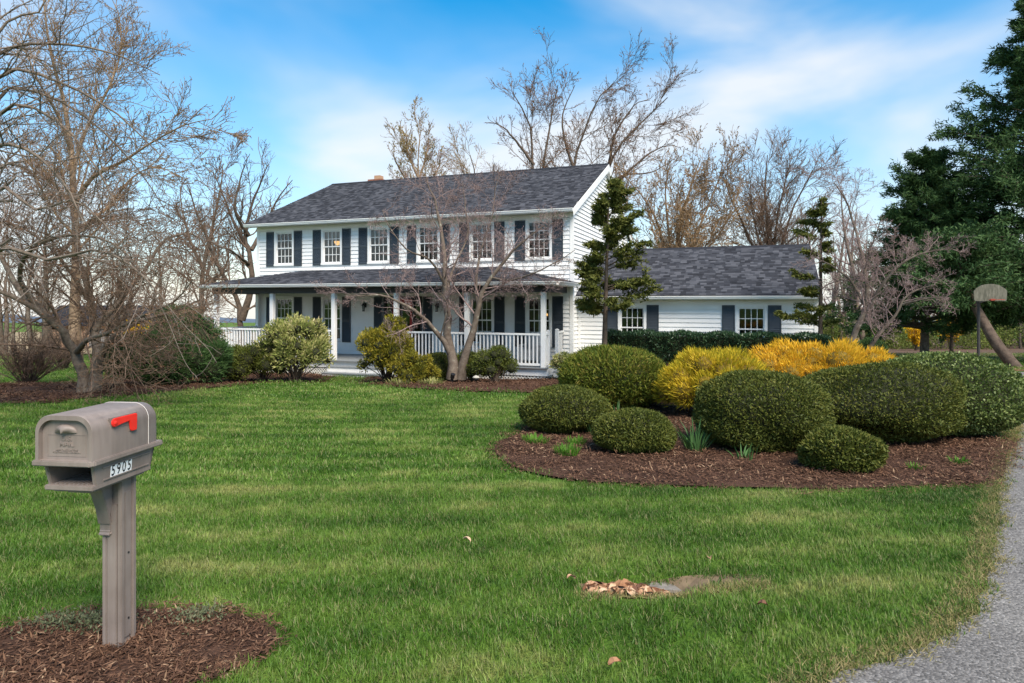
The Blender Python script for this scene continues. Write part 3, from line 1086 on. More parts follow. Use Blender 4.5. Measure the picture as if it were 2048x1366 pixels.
# ---- garage wing
wing_wall = MB()
wing_wall.box(.03, WGX1 - .01, WGY + WGD - .02, WGY + WGD, GRD, 2.05)
wing_wall.box(.03, WGX1 - .03, WGY + .18, WGY + WGD - .03, 2.02, 2.06)
wing_wall.box(.03, WGX1 - .03, WGY + 3.0, WGY + 3.1, GRD, 2.0)
wing_wall.prism([(WGY, GRD), (WGY, 2.0), (WGY + WGD / 2, 3.85), (WGY + WGD, 2.0), (WGY + WGD, GRD)], 'x', WGX1 - .02, WGX1)
ww = hp(wing_wall, 'wing_wall', 'white')
siding(ww, .03, WGX1, WGY, GRD, 1.98, [(c - .42, c + .42, GZ0, GZ1) for c in GC])
hp(MB().box(WGX1 - .09, WGX1 + .03, WGY - .035, WGY + .1, GRD, 1.98), 'corner_board', 'trim')
hp(MB().box(.025, .12, WGY - .035, WGY + .1, GRD, 1.98), 'corner_board', 'trim')
wx0, wx1 = .026, WGX1 + .12
wyf, wyb, wym = WGY - .36, WGY + WGD + .36, WGY + WGD / 2
wze, wzr = 2.10, 3.96
wr = MB().prism([(wyf, wze), (wym, wzr), (wyb, wze), (wyb, wze - .09), (wym, wzr - .12), (wyf, wze - .09)], 'x', wx0, wx1)
wr_o = hp(wr, 'wing_roof', plain('wing_roof_deck', (0.03, 0.031, 0.036), 0.95))
shingles(wr_o, 'shingles', [(wx0, wyf - .03, wze + .004), (wx1, wyf - .03, wze + .004), (wx1, wym, wzr + .012), (wx0, wym, wzr + .012)])
hp(MB().prism([(wym - .15, wzr - .05), (wym, wzr + .045), (wym + .15, wzr - .05)], 'x', wx0, wx1), 'ridge_cap', M['shingle'], wr_o)
gutter(wx0, wx1, wyf - .012, wze - .02)
hp(MB().box(wx0, wx1 - .002, wyf - .010, wyf + .02, 1.98, wze - .021), 'fascia', 'trim')
hp(MB().box(wx0, wx1 - .004, wyf + .021, WGY - .002, 1.978, 2.0), 'soffit', 'trim')
hp(MB().prism([(wyf, wze - .2), (wyf, wze - .01), (wym, wzr - .01), (wym, wzr - .22)], 'x', wx1 - .003, wx1 + .02), 'rake_board', 'trim')

# ---- two covered chairs on the porch
def porch_chair(x, label):
    p = to_world(x, -1.0, DK)
    t = empty('porch_chair', p, HA, label, 'chair', 'covered chairs on the porch')
    m = MB()
    prof = [(-.36, .0), (-.36, .62), (-.31, .86), (-.20, .98), (0, 1.03), (.20, .98), (.31, .86), (.36, .62), (.36, 0)]
    m.prism(prof, 'y', .16, .28)
    m.build('backrest', M['cover'], t, .02, True)
    m = MB()
    m.prism([(-.36, .10), (.18, .10), (.18, .42), (-.36, .48)], 'x', -.30, .30)
    m.build('seat', M['cover'], t, .03)
    for s in (-1, 1):
        MB().box(s * .33 - .05, s * .33 + .05, -.38, .17, .58, .63).build('armrest', M['cover'], t, .012)
        for yl in (-.33, .12):
            MB().box(s * .33 - .03, s * .33 + .03, yl - .03, yl + .03, 0, .58).build('leg', M['cover'], t)
porch_chair(-2.75, 'pale grey covered porch chair in front of the wide dark window')
porch_chair(-1.10, 'pale grey covered porch chair nearest the porch corner post')

# ================================================================== the mailbox
def mailbox():
    yaw = R(-7)
    base = (-2.165, 3.53)
    t = empty('mailbox', (base[0], base[1], gz(*base)), yaw, 'taupe plastic mailbox with red flag and house number 5905 on its post', 'mailbox')
    m, tt, b = mat('taupe_plastic')
    p = position(tt)
    n = noise(tt, 5, 3, 0.5, p); n2 = noise(tt, 900, 2, 0.6, p)
    ms_ = tt.nodes.new('ShaderNodeMapping'); ms_.inputs['Scale'].default_value = (14, 14, 1.6)
    tt.links.new(p, ms_.inputs[0])
    n3 = noise(tt, 2.2, 5, 0.65, ms_.outputs[0])
    ff = math_node(tt, 'ADD', math_node(tt, 'MULTIPLY', n.outputs['Fac'], .55), math_node(tt, 'MULTIPLY', n3.outputs['Fac'], .45))
    r = ramp(tt, ff, [(0.3, (0.150, 0.119, 0.101)), (0.5, (0.205, 0.165, 0.142)), (0.72, (0.250, 0.207, 0.182))])
    tt.links.new(r.outputs[0], b.inputs['Base Color'])
    b.inputs['Roughness'].default_value = 0.5
    b.inputs['Specular IOR Level'].default_value = 0.4
    bump(tt, b, n2.outputs['Fac'], 0.25, 0.0015)
    red = plain('red_flag_plastic', (0.72, 0.03, 0.02), 0.4, 0.08, 20)
    black = M['black']
    # local axes: x across (right side +x), y along the box (front at -y), z up from the soil
    # --- post with a sunk panel on each side
    ps = MB()
    q, zt, zb = .058, .955, -.15
    UPB = .055      # the box sits this much higher on the post
    ps.box(-q + .012, q - .012, -q + .012, q - .012, zb, zt)
    for (sx, sy) in ((-1,-1),(1,-1),(1,1),(-1,1)):
        ps.box(min(sx*q, sx*(q-.026)), max(sx*q, sx*(q-.026)), min(sy*q, sy*(q-.026)), max(sy*q, sy*(q-.026)), zb, zt)
    post = ps.build('post', m, t, .004)
    pn = MB()
    pn.box(q - .014, q - .006, -.024, .024, .06, .86)
    pn.box(q - .016, q + .001, -.034, .034, zb, .045)
    pn.box(-q + .006, -q + .014, -.024, .024, .06, .86)
    pn.box(-.028, .028, -q - .0005, -q + .02, zb, .80)
    pn.build('post_panel', m, t, .003)
    for z in (.16, .52):
        MB().lathe([(.006, 0), (.006, .003)], 10).build('screw', black, t, loc=(q - .0065, 0.002, z)).rotation_euler = (0, R(90), 0)
    # --- curved bracket under the front
    br = MB()
    pts = []
    for i in range(9):
        a = i / 8
        pts.append((-q - .004 - .115 * a ** 2.2, .60 + .30 * a))
    br.prism([(-q + .01, .58), (-q - .02, .58)] + pts + [(-q + .01, .90)], 'x', -.036, .036)
    bo = br.build('bracket', m, t, .006)
    MB().prism([(-q - .012, .64), (-q - .03, .72), (-q - .085, .87), (-q - .012, .87)], 'x', -.038, .038).build('bracket_inset', m, t, .003)
    # --- lower tray for newspapers, open at the front
    Yf, Yb = -.34, .165            # front and back of the box
    W = .156
    def loft(rings, name, mt, par, bevel=0, caps=True, smooth=False):
        k = len(rings[0])
        vs_ = [p_ for r_ in rings for p_ in r_]
        fs = []
        for i in range(len(rings) - 1):
            for j in range(k):
                fs.append((i*k+j, i*k+(j+1)%k, (i+1)*k+(j+1)%k, (i+1)*k+j))
        if caps:
            fs.append(tuple(range(k - 1, -1, -1)))
            fs.append(tuple((len(rings) - 1) * k + j for j in range(k)))
        mm = MB(); mm.add(vs_, fs)
        return mm.build(name, mt, par, bevel, smooth)
    def rect(z, x, y0, y1): return [(-x, y0, z), (x, y0, z), (x, y1, z), (-x, y1, z)]
    tray = MB()
    wt, wb = .140, .133
    z0, z1 = .905, 1.02
    # side walls, slanting in; back; floor
    for s in (-1, 1):
        tray.add([(s*wt, Yf + .03, z1), (s*(wt - .02), Yf + .03, z1), (s*(wb - .02), Yf + .055, z0), (s*wb, Yf + .055, z0),
                  (s*wt, Yb - .02, z1), (s*(wt - .02), Yb - .02, z1), (s*(wb - .02), Yb - .045, z0), (s*wb, Yb - .045, z0)],
                 [(0,1,2,3),(7,6,5,4),(0,4,5,1),(1,5,6,2),(2,6,7,3),(3,7,4,0)])
    tray.add([(-wt, Yb - .02, z1), (wt, Yb - .02, z1), (wb, Yb - .045, z0), (-wb, Yb - .045, z0), (-wt, Yb - .04, z1), (wt, Yb - .04, z1), (wb, Yb - .065, z0), (-wb, Yb - .065, z0)],
             [(0,1,2,3),(7,6,5,4),(0,4,5,1),(1,5,6,2),(2,6,7,3),(3,7,4,0)])
    tray.box(-wb - .001, wb + .001, Yf + .03, Yb - .044, z0 - .014, z0 + .012)
    tray.box(-wb + .02, wb - .02, Yf + .06, Yb - .07, z0 - .028, z0 - .014)
    tray.box(-.06, .07, Yf + .09, Yb - .10, z0 - .042, z0 - .028)
    tray.build('newspaper_tray', m, t, .004)
    rb = MB()
    for i in range(8):
        x = -.085 + i * .0243
        rb.tube([(x, Yf + .05, z0 + .013), (x, Yb - .08, z0 + .013)], .006, 6)
    rb.build('tray_rib', m, t)
    # raised border lines on the tray's side
    for s in (-1, 1):
        fl = MB()
        def sp(y, z): 
            k_ = (z - z0) / (z1 - z0)
            return (s * (wb + (wt - wb) * k_ + .002), y, z)
        fl.bar(sp(Yf + .09, .995), sp(Yb - .06, .995), .006, .006)
        fl.bar(sp(Yf + .10, .930), sp(Yb - .07, .930), .006, .006)
        fl.build('tray_moulding', m, t)
    # --- rim between tray and dome
    rim = MB()
    W2 = W + .012
    rim.prism([(-W2, Yf - .012), (W2 - .02, Yf - .012), (W2, Yf + .01), (W2, Yb + .012), (-W2, Yb + .012)], 'z', 1.022, 1.050)
    rim.build('rim', m, t, .005)
    # --- dome: a rounded hood, hollow at the front where the door sits back
    def arch(xw, zt_, r_, n=9):
        pts = [(xw, 1.050)]
        for i in range(n):
            a = math.pi / 2 * i / (n - 1)
            pts.append((xw - r_ + r_ * math.cos(a), zt_ - r_ + r_ * math.sin(a)))
        left = [(-x, z) for x, z in reversed(pts)]
        return pts + left
    rings = []
    for (y, sx, dz_) in ((Yf, 0, 0), (Yf + .004, .002, .002), (Yb - .10, .0, .003), (Yb - .095, -.002, 0), (Yb - .03, -.004, -.004), (Yb - .012, -.012, -.014), (Yb, -.03, -.035)):
        rings.append([(x, y, z) for x, z in arch(W + sx, 1.275 + dz_, .085)])
    inner = [[(x, y, z) for x, z in arch(W - .018, 1.252, .075)] for y in (Yf, Yf + .03)]
    kk = len(rings[0])
    vs_ = [p_ for r_ in inner[::-1] + rings for p_ in r_]
    fs = []
    for i in range(len(rings) + 1):
        for j in range(kk - 1):
            fs.append((i*kk+j, i*kk+j+1, (i+1)*kk+j+1, (i+1)*kk+j))
    fs.append(tuple((len(rings) + 1) * kk + j for j in range(kk)))
    dm = MB(); dm.add(vs_, fs)
    dome = dm.build('box_body', m, t)
    for f in dome.data.polygons: f.use_smooth = True
    dome.data.set_sharp_from_angle(angle=R(35))
    # pale scratch line where the rear collar meets the hood
    seam = MB()
    pr_ = [(x, Yb - .098, z) for x, z in arch(W + .0025, 1.279, .086)]
    seam.tube([pr_[i] for i in range(0, len(pr_))], .0018, 5)
    seam.build('seam', plain('pale_scratch', (.55, .50, .46), .6), t)
    # door
    dp = [(x, z) for x, z in arch(W - .020, 1.250, .072)]
    MB().prism(dp, 'y', Yf + .022, Yf + .034).build('door', m, t)
    door_b = MB()
    zf = Yf + .0215
    for (a_, b_) in (((-.105, 1.175), (.105, 1.175)), ((-.105, 1.068), (.105, 1.068)), ((-.105, 1.068), (-.105, 1.175)), ((.105, 1.068), (.105, 1.175))):
        door_b.bar((a_[0], zf, a_[1]), (b_[0], zf, b_[1]), .002, .0025, (0, 1, 0))
    door_b.build('door_moulding', m, t)
    hd = MB()
    vs_, fs = [], []
    na, nb = 14, 6
    for i in range(nb + 1):
        e = math.pi / 2 * i / nb
        for j in range(na + 1):
            a = math.pi * j / na
            vs_.append((-.005 + .062 * math.cos(a) * math.cos(e) , zf - .034 * math.sin(e) * (0.35 + .65 * math.sin(a)), 1.187 + .042 * math.sin(a) * (math.cos(e) ** .7 if e < 1.57 else 0)))
    for i in range(nb):
        for j in range(na):
            q0 = i * (na + 1) + j
            fs.append((q0, q0 + 1, q0 + na + 2, q0 + na + 1))
    hd.add(vs_, fs)
    hd.build('door_handle', m, t, smooth=True)
    # raised and printed lettering
    def text(body, size, loc, rot, mt, name, par, ext=.0012, sx=1.0, spc=1.0):
        cu = bpy.data.curves.new('lettering', 'FONT')
        cu.body = body; cu.size = size; cu.extrude = ext; cu.align_x = 'CENTER'; cu.align_y = 'CENTER'; cu.space_character = spc; cu.space_line = .85
        cu.offset = size * .012
        to = bpy.data.objects.new('lettering', cu); C.objects.link(to)
        dg = bpy.context.evaluated_depsgraph_get()
        me = bpy.data.meshes.new_from_object(to.evaluated_get(dg))
        bpy.data.objects.remove(to)
        me.materials.clear(); me.materials.append(mt)
        o = link(name, me, None, par)
        o.location = loc; o.rotation_euler = rot; o.scale = (sx, 1, 1)
        return o
    text('U.S.\nMAIL', .034, (0, zf, 1.142), (R(90), 0, 0), m, 'embossed_lettering', t, .0025, 1.1)
    text('APPROVED BY THE\nPOSTMASTER GENERAL', .0125, (0, zf, 1.093), (R(90), 0, 0), m, 'embossed_lettering', t, .002, 1.15)
    white = plain('white_sticker', (.80, .80, .78), .5, .04, 30)
    inkm = plain('black_print', (.012, .012, .014), .5, .1, 30)
    tilt = math.atan2(wt - wb, z1 - z0)
    for i, ch_ in enumerate('5905'):
        y = Yf + .165 + i * .039
        zc = .962 + .000 * i
        xk = wb + (wt - wb) * (zc - z0) / (z1 - z0) + .0015
        st = MB().box(-.0185, .0185, -.032, .032, 0, .0008).build('number_sticker', white, t)
        # sticker plane: local x along the box, local y up the slanted side, normal outwards
        ex = Vector((0, 1, 0)); ey_ = Vector((math.sin(tilt), 0, math.cos(tilt))); ez = ex.cross(ey_)
        mtx = Matrix((ex, ey_, ez)).transposed()
        st.location = (xk, y, zc); st.rotation_euler = mtx.to_euler()
        d_ = text(ch_, .080, (0, 0, .0014), (0, 0, 0), inkm, 'number', st, .0003, .68)
    # flag in its sunk recess
    xs_ = W + .004
    rc = MB().prism([(Yf + .115, 1.245), (Yf + .315, 1.245), (Yf + .315, 1.150), (Yf + .255, 1.150), (Yf + .250, 1.185), (Yf + .128, 1.192)], 'x', W - .006, W + .0032)
    rc.build('flag_recess', m, t, .001)
    fg = MB()
    fp = []
    for i in range(7):
        a = R(90 + 30 * i)
        fp.append((Yf + .142 + .021 * math.cos(a), 1.218 + .023 * math.sin(a)))
    fp = [(Yf + .300, 1.241)] + fp + [(Yf + .19, 1.203), (Yf + .246, 1.208), (Yf + .256, 1.158), (Yf + .266, 1.150), (Yf + .296, 1.150), (Yf + .302, 1.157), (Yf + .304, 1.235)]
    fg.prism(fp, 'x', xs_, xs_ + .011)
    fl = fg.build('flag', red, t, .003)
    pv = MB().lathe([(.011, 0), (.010, .004), (.005, .005)], 12).build('flag_pivot', red, t)
    pv.location = (xs_ + .011, Yf + .142, 1.217); pv.rotation_euler = (0, R(90), 0)
    for o in t.children:
        if not o.name.startswith(('post', 'screw')):
            o.location.z += UPB
            o.location.x -= .035
mailbox()

# ================================================================== trees, built from branch lines grown level by level
def unit(a): return a / np.maximum(np.linalg.norm(a, axis=-1, keepdims=True), 1e-9)

def grow(rg, start, d, length, r0, r1, n, wander, up=0.0, droop=0.0):
    m = len(start)
    pts = np.zeros((m, n + 1, 3)); pts[:, 0] = start
    d = unit(d)
    step = (length / n)[:, None]
    for i in range(n):
        d = d + rg.normal(0, wander, (m, 3))
        d[:, 2] += up - droop * (i / n)
        d = unit(d)
        pts[:, i + 1] = pts[:, i] + d * step
    rad = r0[:, None] + (r1 - r0)[:, None] * np.linspace(0, 1, n + 1)[None]
    return pts, rad

def spawn(rg, pts, rad, n, t, ang, lf, rr, length, taper=0.5):
    m, k, _ = pts.shape
    tt = (np.arange(n)[None] + rg.uniform(0, 1, (m, n))) / n * (t[1] - t[0]) + t[0]
    f = tt * (k - 1)
    i = np.minimum(f.astype(int), k - 2)
    fr = (f - i)[..., None]
    mi = np.arange(m)[:, None]
    st = pts[mi, i] * (1 - fr) + pts[mi, i + 1] * fr
    tan = unit(pts[mi, i + 1] - pts[mi, i])
    r = rad[mi, i] * (1 - fr[..., 0]) + rad[mi, i + 1] * fr[..., 0]
    a = np.radians(rg.uniform(*ang, (m, n)))[..., None]
    q = rg.normal(0, 1, (m, n, 3))
    side = unit(q - np.sum(q * tan, -1, keepdims=True) * tan)
    d = tan * np.cos(a) + side * np.sin(a)
    ln = length[:, None] * rg.uniform(*lf, (m, n)) * (1 - taper * tt)
    return st.reshape(-1, 3), d.reshape(-1, 3), ln.ravel(), (r * rr).ravel()

def tubes(groups):
    """groups: [(pts (m,n,3), rad (m,n), sides)] -> one vertex and face array"""
    V, Fc, b = [], [], 0
    for pts, rad, s in groups:
        m, n, _ = pts.shape
        tan = np.zeros_like(pts)
        tan[:, 1:-1] = pts[:, 2:] - pts[:, :-2]
        tan[:, 0] = pts[:, 1] - pts[:, 0]; tan[:, -1] = pts[:, -1] - pts[:, -2]
        tan = unit(tan)
        mean = unit(tan.mean(1) + 1e-6)
        ref = np.where(np.abs(mean[:, 2:3]) < 0.8, np.array([[0, 0, 1.0]]), np.array([[1.0, 0, 0]]))
        a = unit(np.cross(tan, ref[:, None, :]))
        c = np.cross(tan, a)
        th = 2 * np.pi * np.arange(s) / s
        ring = pts[:, :, None] + rad[:, :, None, None] * (a[:, :, None] * np.cos(th)[None, None, :, None] + c[:, :, None] * np.sin(th)[None, None, :, None])
        V.append(ring.reshape(-1, 3))
        idx = b + np.arange(m * n * s).reshape(m, n, s)
        f = np.stack([idx[:, :-1], np.roll(idx, -1, 2)[:, :-1], np.roll(idx, -1, 2)[:, 1:], idx[:, 1:]], -1)
        Fc.append(f.reshape(-1, 4))
        b += m * n * s
    return np.concatenate(V), np.concatenate(Fc)

def leaves(c, d, up, ln, wd, rg, tri=False):
    """rhombic leaves at c pointing along d"""
    d = unit(d)
    s = unit(np.cross(d, up))
    nrm = np.cross(s, d)
    ln = np.broadcast_to(ln, (len(c),))[:, None]; wd = np.broadcast_to(wd, (len(c),))[:, None]
    mid = c + d * ln * 0.45 + nrm * wd * 0.12
    if tri:
        V = np.stack([c + s * wd * .6, c + d * ln, c - s * wd * .6], 1).reshape(-1, 3)
        return V, np.arange(len(c) * 3).reshape(-1, 3)
    V = np.stack([c, mid + s * wd / 2, c + d * ln, mid - s * wd / 2], 1).reshape(-1, 3)
    return V, np.arange(len(c) * 4).reshape(-1, 4)

def leaf_mesh(name, c, d, ln, wd, rg, tint=None, tri=False):
    up = rg.normal(0, 1, (len(c), 3))
    V, Fc = leaves(c, d, up, ln, wd, rg, tri)
    return np_mesh(name, V, Fc, rg.uniform(0, 1, len(c)) if tint is None else tint)

def tree(name, label, base, limbs, levels, barkm, twigm, bud=None, cat='tree', group=None, seed=1, flare=1.0, sides=9):
    """limbs: [(points, r0, r1)] the main stems, drawn by hand; levels: how each further order of branches grows"""
    rg = np.random.default_rng(seed)
    t = empty(name, base, 0, label, cat, group)
    B = np.array(base)
    main = []
    P, Rr, Ln = [], [], []
    NS = 14
    for (pts, r0, r1) in limbs:
        c = curve(pts, NS) - B
        c[1:-1] += rg.normal(0, r0 * 0.12, c[1:-1].shape)
        rr_ = r0 + (r1 - r0) * np.linspace(0, 1, NS + 1) ** 0.8
        P.append(c); Rr.append(rr_); Ln.append(np.linalg.norm(np.diff(c, axis=0), axis=1).sum())
    P = np.array(P); Rr = np.array(Rr); Ln = np.array(Ln)
    if flare > 1:
        for i in range(len(P)):
            if np.linalg.norm(P[i, 0]) < .6: Rr[i, 0] *= flare; Rr[i, 1] *= 1 + (flare - 1) * .3
    groups = [(P, Rr, sides)]
    tw = []
    cur, cr_, cl = P, Rr, Ln
    last = None
    for li, q in enumerate(levels):
        st, d, ln, r = spawn(rg, cur, cr_, q['n'], q.get('t', (.25, 1)), q.get('ang', (25, 60)), q.get('lf', (.3, .5)), q.get('rr', .6), cl, q.get('taper', .5))
        # short parents carry few side twigs, long ones many
        pl = np.repeat(cl, q['n'])
        keep = rg.uniform(0, 1, len(ln)) < np.clip(pl / np.percentile(cl, 80), .12, 1)
        st, d, ln, r = st[keep], d[keep], ln[keep], r[keep]
        if 'lmax' in q: ln = np.minimum(ln, q['lmax'] * rg.uniform(.6, 1, len(ln)))
        r = np.maximum(r, q.get('rmin', .003))
        if 'bias' in q: d = unit(d + np.array(q['bias']))
        pts, rad = grow(rg, st, d, ln, r, np.maximum(r * q.get('rt', .35), q.get('rmin', .003) * .7), q.get('N', 5), q.get('wander', .15), q.get('up', .05), q.get('droop', 0))
        s = q.get('s', 4 if li else 6)
        (groups if q.get('trunk') else tw).append((pts, rad, s))
        cur, cr_, cl = pts, rad, ln
    V, Fc = tubes(groups)
    link('trunk', np_mesh('trunk', V, Fc, smooth=True), barkm, t)
    V, Fc = tubes(tw)
    crown = link('crown', np_mesh('crown', V, Fc, smooth=True), twigm, t)
    if bud:
        k = bud['n']
        sel = rg.integers(0, len(cur), k)
        j = rg.integers(1, cur.shape[1], k)
        f = rg.uniform(0, 1, (k, 1))
        c = cur[sel, j] * f + cur[sel, j - 1] * (1 - f)
        d = unit(cur[sel, j] - cur[sel, j - 1]) + rg.normal(0, .5, (k, 3)) + np.array([0, 0, .3])
        link('buds', leaf_mesh('buds', c, d, bud['size'] * rg.uniform(.6, 1.3, k), bud['size'] * bud.get('w', .5), rg, None, True), bud['mat'], crown, kind='stuff')
    return t

M['bark_grey'] = bark('grey_brown_bark', (0.085, 0.062, 0.045), (0.19, 0.15, 0.115), (0.24, 0.235, 0.16), 9)
M['bark_dark'] = bark('dark_bark', (0.050, 0.036, 0.028), (0.125, 0.092, 0.068), None, 7)
M['bark_tan'] = bark('tan_bark', (0.13, 0.085, 0.05), (0.27, 0.19, 0.125), (0.34, 0.27, 0.20), 2.5)
M['bark_lichen'] = bark('lichened_bark', (0.075, 0.055, 0.042), (0.17, 0.135, 0.105), (0.36, 0.37, 0.28), 6)
M['twig_brown'] = bark('brown_twig', (0.10, 0.062, 0.042), (0.20, 0.135, 0.095), None, 12)
M['twig_grey'] = bark('grey_twig', (0.11, 0.088, 0.070), (0.23, 0.185, 0.15), None, 12)
M['twig_pink'] = bark('pinkish_twig', (0.15, 0.098, 0.088), (0.30, 0.22, 0.20), None, 12)
M['twig_tan'] = bark('tan_twig', (0.16, 0.10, 0.055), (0.30, 0.20, 0.115), None, 12)
M['twig_wine'] = bark('wine_twig', (0.055, 0.016, 0.014), (0.13, 0.045, 0.038), None, 12)
M['bud_pink'] = leafy('pinkish_buds', [(0.24, 0.16, 0.15), (0.36, 0.26, 0.25), (0.46, 0.36, 0.34)], .7, .2)
M['bud_rust'] = leafy('rust_buds', [(0.13, 0.055, 0.030), (0.22, 0.10, 0.05), (0.34, 0.19, 0.09)], .7, .2)
M['bud_lime'] = leafy('lime_buds', [(0.26, 0.18, 0.07), (0.36, 0.28, 0.10), (0.42, 0.38, 0.15)], .7, .3)
M['bud_tan'] = leafy('tan_buds', [(0.20, 0.115, 0.05), (0.33, 0.20, 0.09), (0.42, 0.28, 0.14)], .7, .3)

def S(*pts):
    return [at(*p) for p in pts]

# ---- dogwood in front of the porch
y0 = 18.9
b_ = gp(912, 757); b_ = (b_[0], b_[1], gz(*b_))
yb = b_[1]
tree('dogwood_tree', 'bare dogwood with two lichen spotted stems standing before the porch railing', b_,
     [(S((905, 757, yb), (903, 712, yb), (893, 640, yb + .1), (889, 560, yb + .2), (884, 470, yb + .3), (868, 395, yb + .5), (850, 345, yb + .6)), .165, .016),
      (S((922, 757, yb), (930, 715, yb - .1), (950, 650, yb - .2), (965, 590, yb - .3), (1000, 530, yb - .4), (1040, 488, yb - .6), (1090, 450, yb - .8)), .145, .014),
      (S((903, 715, yb), (885, 680, yb - .2), (850, 638, yb - .5), (810, 610, yb - .8), (765, 592, yb - 1.0), (700, 590, yb - 1.2)), .10, .010),
      (S((957, 620, yb - .2), (952, 560, yb + .2), (962, 500, yb + .6), (985, 430, yb + .9), (990, 380, yb + 1.1), (1002, 345, yb + 1.2)), .055, .010),
      (S((892, 600, yb), (905, 540, yb + .5), (935, 470, yb + .9), (930, 410, yb + 1.2), (925, 365, yb + 1.3)), .05, .010),
      (S((890, 570, yb), (860, 520, yb - .4), (815, 500, yb - .8), (780, 455, yb - 1.0), (765, 420, yb - 1.0)), .045, .008),
      (S((980, 555, yb - .3), (1020, 560, yb - .8), (1070, 545, yb - 1.2), (1120, 520, yb - 1.4), (1150, 500, yb - 1.4)), .04, .008),
      (S((880, 675, yb - .3), (890, 640, yb - .5), (893, 605, yb - .6), (880, 585, yb - .7)), .028, .010)],
     [dict(n=16, t=(.28, 1), ang=(35, 80), lf=(.30, .6), N=6, wander=.15, up=.02, rr=.36, lmax=1.8, rmin=.007, s=5),
      dict(n=9, t=(.15, 1), ang=(30, 70), lf=(.35, .7), N=5, wander=.18, up=.05, rr=.5, rmin=.0045, s=3),
      dict(n=9, t=(.12, 1), ang=(30, 70), lf=(.4, .8), N=2, wander=.2, up=.12, rr=.6, lmax=.36, rmin=.0034, s=3),
      dict(n=3, t=(.2, 1), ang=(30, 70), lf=(.4, .8), N=1, wander=.2, up=.2, rr=.8, lmax=.20, rmin=.003, s=3)],
     M['bark_lichen'], M['twig_pink'], dict(n=16000, size=.024, w=.6, mat=M['bud_pink']), seed=3, flare=1.25)

# ---- dogwood by the wing
b2 = gp(1690, 742); yb = b2[1]
yb = 17.2
b2 = ((1690 - 1024) / F * yb, yb, gz(0, yb))
tree('dogwood_tree', 'bare leaning dogwood with pale lichen on its trunk behind the golden shrubs', b2,
     [(S((1685, 740, yb), (1700, 690, yb), (1722, 640, yb), (1735, 590, yb), (1725, 520, yb + .3), (1710, 460, yb + .5), (1690, 400, yb + .6), (1668, 365, yb + .6)), .105, .014),
      (S((1730, 640, yb), (1760, 575, yb - .3), (1800, 530, yb - .6), (1850, 505, yb - .8), (1905, 498, yb - 1)), .06, .010),
      (S((1732, 615, yb), (1700, 560, yb + .2), (1660, 530, yb + .3), (1620, 510, yb + .4)), .05, .010),
      (S((1715, 735, yb), (1750, 680, yb - .2), (1790, 630, yb - .4), (1815, 590, yb - .5), (1870, 570, yb - .7)), .075, .012),
      (S((1800, 610, yb - .4), (1840, 600, yb - .8), (1880, 595, yb - 1), (1905, 610, yb - 1.1)), .03, .008)],
     [dict(n=16, t=(.25, 1), ang=(30, 75), lf=(.30, .6), N=6, wander=.15, up=.02, rr=.36, lmax=1.6, rmin=.007, s=5),
      dict(n=9, t=(.15, 1), ang=(30, 70), lf=(.35, .65), N=5, wander=.18, up=.05, rr=.5, rmin=.0045, s=3),
      dict(n=9, t=(.12, 1), ang=(30, 70), lf=(.4, .8), N=2, wander=.2, up=.1, rr=.6, lmax=.34, rmin=.0034, s=3),
      dict(n=4, t=(.2, 1), ang=(30, 70), lf=(.4, .8), N=1, wander=.2, up=.2, rr=.8, lmax=.15, rmin=.003, s=3)],
     M['bark_lichen'], M['twig_pink'], dict(n=7000, size=.022, w=.6, mat=M['bud_pink']), seed=8, flare=1.2)

